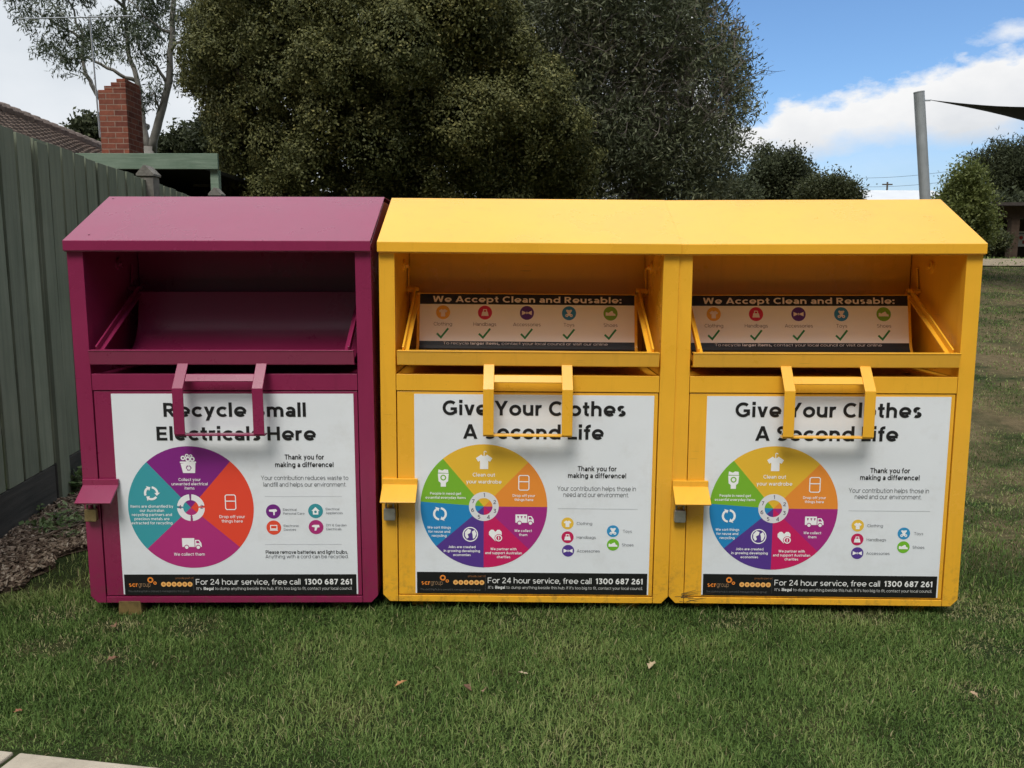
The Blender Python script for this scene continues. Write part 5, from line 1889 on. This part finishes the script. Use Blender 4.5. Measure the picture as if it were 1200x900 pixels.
shrub('grey green shrub at the foot of the shelter, beside the last bin', 1164, 304, 20.5, 30, 18, 4000, L_OLIVE, 101, .09)

# ------------------------------------------------------------------ shade sail and its post
M['galv'] = mat('galvanised_steel', (0.42, 0.45, 0.47), 0.45, metal=0.25, var=0.12, scale=5)
M['sail'] = mat('charcoal_sailcloth', (0.022, 0.026, 0.032), 0.8, spec=0.2, var=0.12, scale=4)
PY = 14.0
ptop = at(1077, 109, PY)
pmid = at(1084, 232, PY)
dn = (pmid - ptop).normalized()
g = gz(pmid.x + .1, PY)
pbase = ptop + dn * ((ptop.z - g + .05) / -dn.z)
pr = empty('sail_post', pbase)
tag(pr, 'leaning galvanised steel post holding up the corner of a shade sail', 'post')
m = MB(); m.tube([(0, 0, 0), ptop - pbase], .083, 20); m.build('shaft', M['galv'], pr, smooth=False)
m = MB(); m.tube([ptop - pbase - dn * .004, ptop - pbase - dn * -.0], .085, 20); m.tube([ptop - pbase, ptop - pbase - dn * .02], .085, 20); m.build('cap', M['galv'], pr)
m = MB()
e0 = ptop - pbase + dn * .12
m.tube([e0 + Vector((.08, 0, 0)), e0 + Vector((.13, -.01, .0)), e0 + Vector((.17, -.01, .0))], .012, 8)
m.build('eye_bolt', M['galv'], pr)
s0 = at(1090, 117, PY)
sail = empty('shade_sail', s0)
tag(sail, 'dark charcoal shade sail stretched from the top of the leaning steel post', 'shade sail')
ca, cb = at(1330, 118, 12.6), at(1345, 206, 17.5)
n = 14
V, F = [], []
for i in range(n + 1):
    for j in range(n + 1):
        t, q = i / n, j / n
        a = s0.lerp(ca, t) + Vector((0, 0, -.10 * math.sin(pi * t)))
        b = s0.lerp(cb, t) + Vector((0, 0, .22 * math.sin(pi * t)))
        p = a.lerp(b, q) + Vector((0, 0, -.04 * math.sin(pi * q) * t))
        V.append(p - s0)
for i in range(n):
    for j in range(n):
        F.append((i * (n + 1) + j, (i + 1) * (n + 1) + j, (i + 1) * (n + 1) + j + 1, i * (n + 1) + j + 1))
me = bpy.data.meshes.new('sail_cloth')
me.from_pydata([tuple(v) for v in V], [], F)
so = link('sail_cloth', me, M['sail'], sail)
sm = so.modifiers.new('thickness', 'SOLIDIFY'); sm.thickness = .006
m = MB()
m.tube([(-.09, 0, .0), (.02, 0, 0)], .006, 6)
m.build('turnbuckle', M['galv'], sail)

# ------------------------------------------------------------------ timber shelter with a notice board, far right
M['brown_wood'] = mat('brown_timber', (0.075, 0.052, 0.038), 0.85, spec=0.15, var=0.25, scale=8)
M['brown_roof'] = mat('brown_iron_roof', (0.055, 0.045, 0.040), 0.6, var=0.15)
SY = 21.5
sl, srr = at(1154, 239, SY), at(1330, 236, SY)
gb_ = gz(sl.x + 1, SY)
sh = empty('shelter', (sl.x, SY, gb_))
tag(sh, 'brown timber picnic shelter with thin flat roof at the far right edge', 'shelter')
SO = Vector((sl.x, SY, gb_))
wid = srr.x - sl.x
m = MB(); m.prism([(-.3, sl.z - gb_ - .06), (3.4, sl.z - gb_ + .16), (3.4, sl.z - gb_ + .22), (-.3, sl.z - gb_ + .02)], 0, wid, 'x'); m.build('roof', M['brown_roof'], sh)
m = MB(); m.box(.15, wid - .1, .0, .08, sl.z - gb_ - .36, sl.z - gb_ - .06); m.build('beam', M['brown_wood'], sh)
for px in (1189, 1262):
    for dy in (.0, 2.8):
        p = at(px, 280, SY)
        m = MB(); m.box(p.x - SO.x - .10, p.x - SO.x + .10, dy + .001, dy + .2, -.1, sl.z - gb_ - (.36 if dy < 1 else .1)); m.build('post', M['brown_wood'], sh)
m = MB(); m.box(.3, wid - .3, 3.0, 3.08, 0, sl.z - gb_ - .2); m.build('back_panel', M['brown_wood'], sh)
nb0, nb1 = at(1182, 271, SY + .9), at(1207, 289, SY + .9)
nb = empty('notice_board', ((nb0.x + nb1.x) / 2, SY + .9, gz(nb0.x, SY + .9)))
tag(nb, 'small white notice board with red patches standing under the brown shelter', 'notice board')
NO = Vector(nb.location)
m = MB(); m.box(nb0.x - NO.x, nb1.x - NO.x, -.02, .02, nb1.z - NO.z, nb0.z - NO.z); m.build('panel', ink(215, 215, 215), nb, bevel=.005)
A = Art()
bw, bh = nb1.x - nb0.x, nb0.z - nb1.z
A.disc(bw * .25, bh * .55, bh * .18, (190, 60, 60), 1.0, 12)
A.disc(bw * .55, bh * .42, bh * .13, (190, 60, 60), 1.0, 12)
A.rect(bw * .62, bh * .6, bw * .92, bh * .82, (150, 60, 62), 1.0)
A.rect(bw * .1, bh * .1, bw * .9, bh * .2, (120, 130, 140), 1.0)
A.build('printing', nb, lambda x, y, hgt: (nb0.x - NO.x + x, -.022 - hgt * 8, nb0.z - NO.z - y))
for s in (0.04, bw - .04):
    m = MB(); m.tube([(nb0.x - NO.x + s, .045, -.1), (nb0.x - NO.x + s, .045, nb0.z - NO.z)], .025, 8); m.build('leg', M['brown_wood'], nb)

# ------------------------------------------------------------------ far white roofed house and the power line
M['white_roof'] = mat('pale_iron_roof', (0.62, 0.64, 0.66), 0.5, var=0.06, scale=1.0)
M['weather'] = mat('cream_weatherboard', (0.30, 0.28, 0.24), 0.8, var=0.1)
HY = 55.0
a, b = at(1000, 219, HY), at(1112, 222, HY)
hg = gz(a.x, HY)
fh = empty('house', ((a.x + b.x) / 2, HY + 3, hg))
tag(fh, 'distant house with low white metal roof behind the right yellow bin', 'house')
FO = Vector(fh.location)
hx = (b.x - a.x) / 2
zr, ze = a.z - hg, at(1050, 238, HY).z - hg
m = MB()
m.prism([(-4.4, ze), (-.8, zr), (.0, zr), (4.2, ze), (4.2, ze - .12), (0, zr - .14), (-.8, zr - .14), (-4.4, ze - .12)], -hx, hx, 'x')
m.build('roof', M['white_roof'], fh)
m = MB(); m.box(-hx + .4, hx - .4, -3.9, 3.8, 0, ze + .1); m.build('wall', M['weather'], fh)
for xx in (-hx * .5, hx * .1, hx * .6):
    m = MB(); m.box(xx - .7, xx + .7, -3.95, -3.88, 1.0, 2.2); m.build('window', M['rubber'], fh)
pp = at(1040, 214, 70)
pg = gz(pp.x, 70)
up_ = empty('power_pole', (pp.x, 70, pg))
tag(up_, 'thin distant power pole with crossarm above the white roof', 'power pole')
m = MB(); m.tube([(0, 0, 0), (0, 0, pp.z - pg + .05)], [.09, .07], 8); m.build('pole', M['bark'], up_)
m = MB(); m.box(-.42, .42, -.04, .04, pp.z - pg - .20, pp.z - pg - .10); m.build('crossarm', M['bark'], up_)
M['wire'] = mat('wire', (0.05, 0.055, 0.06), 0.6)
for i, (y0_, y1_) in enumerate(((203, 184), (213, 197))):
    q0, q1 = at(985, y0_ + 5, 78), at(1200, y1_, 60)
    w_ = []
    for k in range(25):
        t = k / 24
        w_.append(q0.lerp(q1, t) + Vector((0, 0, -.5 * 4 * t * (1 - t))))
    for ext in (1,):
        w_.append(q1 + (q1 - q0) * .6 + Vector((0, 0, 1.5)))
    m = MB()
    m.tube([p - q0 for p in w_], .014, 5)
    o_ = m.build('power_line', M['wire'])
    o_.location = q0
    tag(o_, ['upper power line crossing the blue gap right of the steel post', 'lower power line crossing the blue gap above the white roof'][i], 'power line')

# ------------------------------------------------------------------ weeds, sticks and fallen leaves
L_WEED = leaf_mat('weed_leaf', [(0.0, (0.07, 0.12, 0.04)), (0.5, (0.13, 0.20, 0.07)), (1.0, (0.25, 0.31, 0.15))], trans=.3)


def weed(label, px, py, Yw, n, spread, hgt, seed, size=.05):
    x, y_ = at(px, py, Yw).x, Yw
    root = empty('weed', (x, y_, gz(x, y_) + .01))
    tag(root, label, 'weed', 'weeds in the bark along the fence')
    r = np.random.default_rng(seed)
    st = MB()
    V, F, T = [], [], []
    for i in range(n):
        a = r.random() * 2 * pi
        e = Vector((math.cos(a) * spread * r.random(), math.sin(a) * spread * r.random(), hgt * (.35 + .65 * r.random())))
        st.tube([(0, 0, 0), e * .5 + Vector((0, 0, hgt * .12)), e], [.0025, .002, .001], 4, cap=False)
        for k in range(7):
            c = e * (.35 + .65 * k / 6) + Vector(r.normal(0, .012, 3))
            d = Vector((r.normal(), r.normal(), r.normal(.3, .4))).normalized()
            s = d.cross(Vector((0, 0, 1)) + Vector(r.normal(0, .3, 3))).normalized()
            L = size * (.5 + .7 * r.random())
            o0 = len(V)
            V += [c, c + d * L * .45 + s * L * .28, c + d * L, c + d * L * .45 - s * L * .28]
            F.append((o0, o0 + 1, o0 + 2, o0 + 3))
            T.append(r.random())
    st.build('stem', M['twig'], root, normals=False)
    link('foliage', np_mesh('foliage', np.array([tuple(v) for v in V]), np.array(F), np.array(T)), L_WEED, root)


weed('green weed growing against the plinth by the magenta bin', 84, 578, 5.1, 30, .16, .17, 111, .06)
weed('low spreading weed in the bark left of the padlock', 62, 612, 4.42, 34, .24, .08, 112, .045)
weed('weed with pale leaves close under the fence', 30, 605, 4.6, 18, .13, .08, 113, .06)
weed('small weed in the bark beside the foot of the magenta bin', 82, 622, 4.25, 12, .12, .06, 114, .03)

M['stick'] = mat('dry_stick', (0.16, 0.12, 0.085), 0.9, var=0.25, scale=20)
for i, (pa, pb, Ya, Yb, lb) in enumerate((((20, 640), (95, 612), 4.05, 4.4, 'long dry stick lying across the bark mulch'), ((48, 590), (64, 568), 4.75, 5.0, 'short dry stick leaning near the fence plinth'))):
    a, b = at(*pa, Ya), at(*pb, Yb)
    a.z, b.z = gz(a.x, a.y) + .04, gz(b.x, b.y) + .055
    m = MB()
    mid = a.lerp(b, .5) + Vector((.01, .02, .008))
    m.tube([Vector((0, 0, 0)), mid - a, b - a], [.006, .005, .003], 6)
    if i == 0:
        m.tube([mid - a, mid - a + Vector((.06, .10, .02))], [.003, .0015], 5)
    o_ = m.build('stick', M['stick'], smooth=True)
    o_.location = a
    tag(o_, lb, 'stick', 'sticks in the bark')


def dead_leaf(label, px, py, size, col, seed):
    size *= .72
    d = at(px, py, 3.0) - Vector((0, 0, CAM_Z))
    s = (CAM_Z - .03) / -d.z
    p = Vector((0, 0, CAM_Z)) + d * s
    r = np.random.default_rng(seed)
    out = [(-1, 0), (-.55, .28), (-.3, .62), (0, .30), (.35, .45), (.55, .2), (1.05, 0), (.5, -.22), (.3, -.5), (-.05, -.28), (-.4, -.48), (-.6, -.2)]
    V = [(0, 0, .10)] + [(x * (1 + r.normal(0, .1)), y_ * (1 + r.normal(0, .1)), abs(y_) * .5 + r.normal(0, .08)) for x, y_ in out]
    F = [(0, i + 1, (i + 1) % len(out) + 1) for i in range(len(out))]
    me = bpy.data.meshes.new('fallen_leaf')
    me.from_pydata([tuple(np.array(v) * size) for v in V], [], F)
    ob = link('fallen_leaf', me, mat('dry_leaf', col, .8, spec=.2, var=.3, scale=60))
    mm = ob.modifiers.new('thickness', 'SOLIDIFY'); mm.thickness = .0012
    ob.location = p
    ob.rotation_euler = (r.normal(0, .2), r.normal(0, .2), r.random() * 6.28)
    tag(ob, label, 'leaf', 'dry leaves fallen on the lawn')


dead_leaf('orange brown fallen leaf on the lawn below the gap between magenta and yellow bins', 470, 801, .032, (.40, .20, .09), 1)
dead_leaf('dark brown crumpled leaf on the lawn below the middle yellow bin', 548, 806, .030, (.15, .085, .055), 2)
dead_leaf('pale brown crumpled leaf right of the dark crumpled one', 568, 809, .026, (.30, .19, .13), 3)
dead_leaf('cream curled leaf on the lawn below the middle yellow bin', 613, 789, .026, (.52, .42, .28), 4)
dead_leaf('thin straw coloured leaf on the lawn near the gap between the yellow bins', 764, 779, .036, (.42, .33, .21), 5)
dead_leaf('tan leaf on the lawn right of all the bins', 1141, 813, .024, (.40, .28, .18), 6)
dead_leaf('red brown leaf near the left edge of the lawn', 22, 833, .022, (.27, .12, .07), 7)
dead_leaf('brown scrap of leaf below the left foot of the magenta bin', 134, 734, .036, (.22, .13, .08), 8)
dead_leaf('dark scrap of leaf on the worn patch below the magenta bin', 132, 772, .03, (.20, .11, .07), 9)
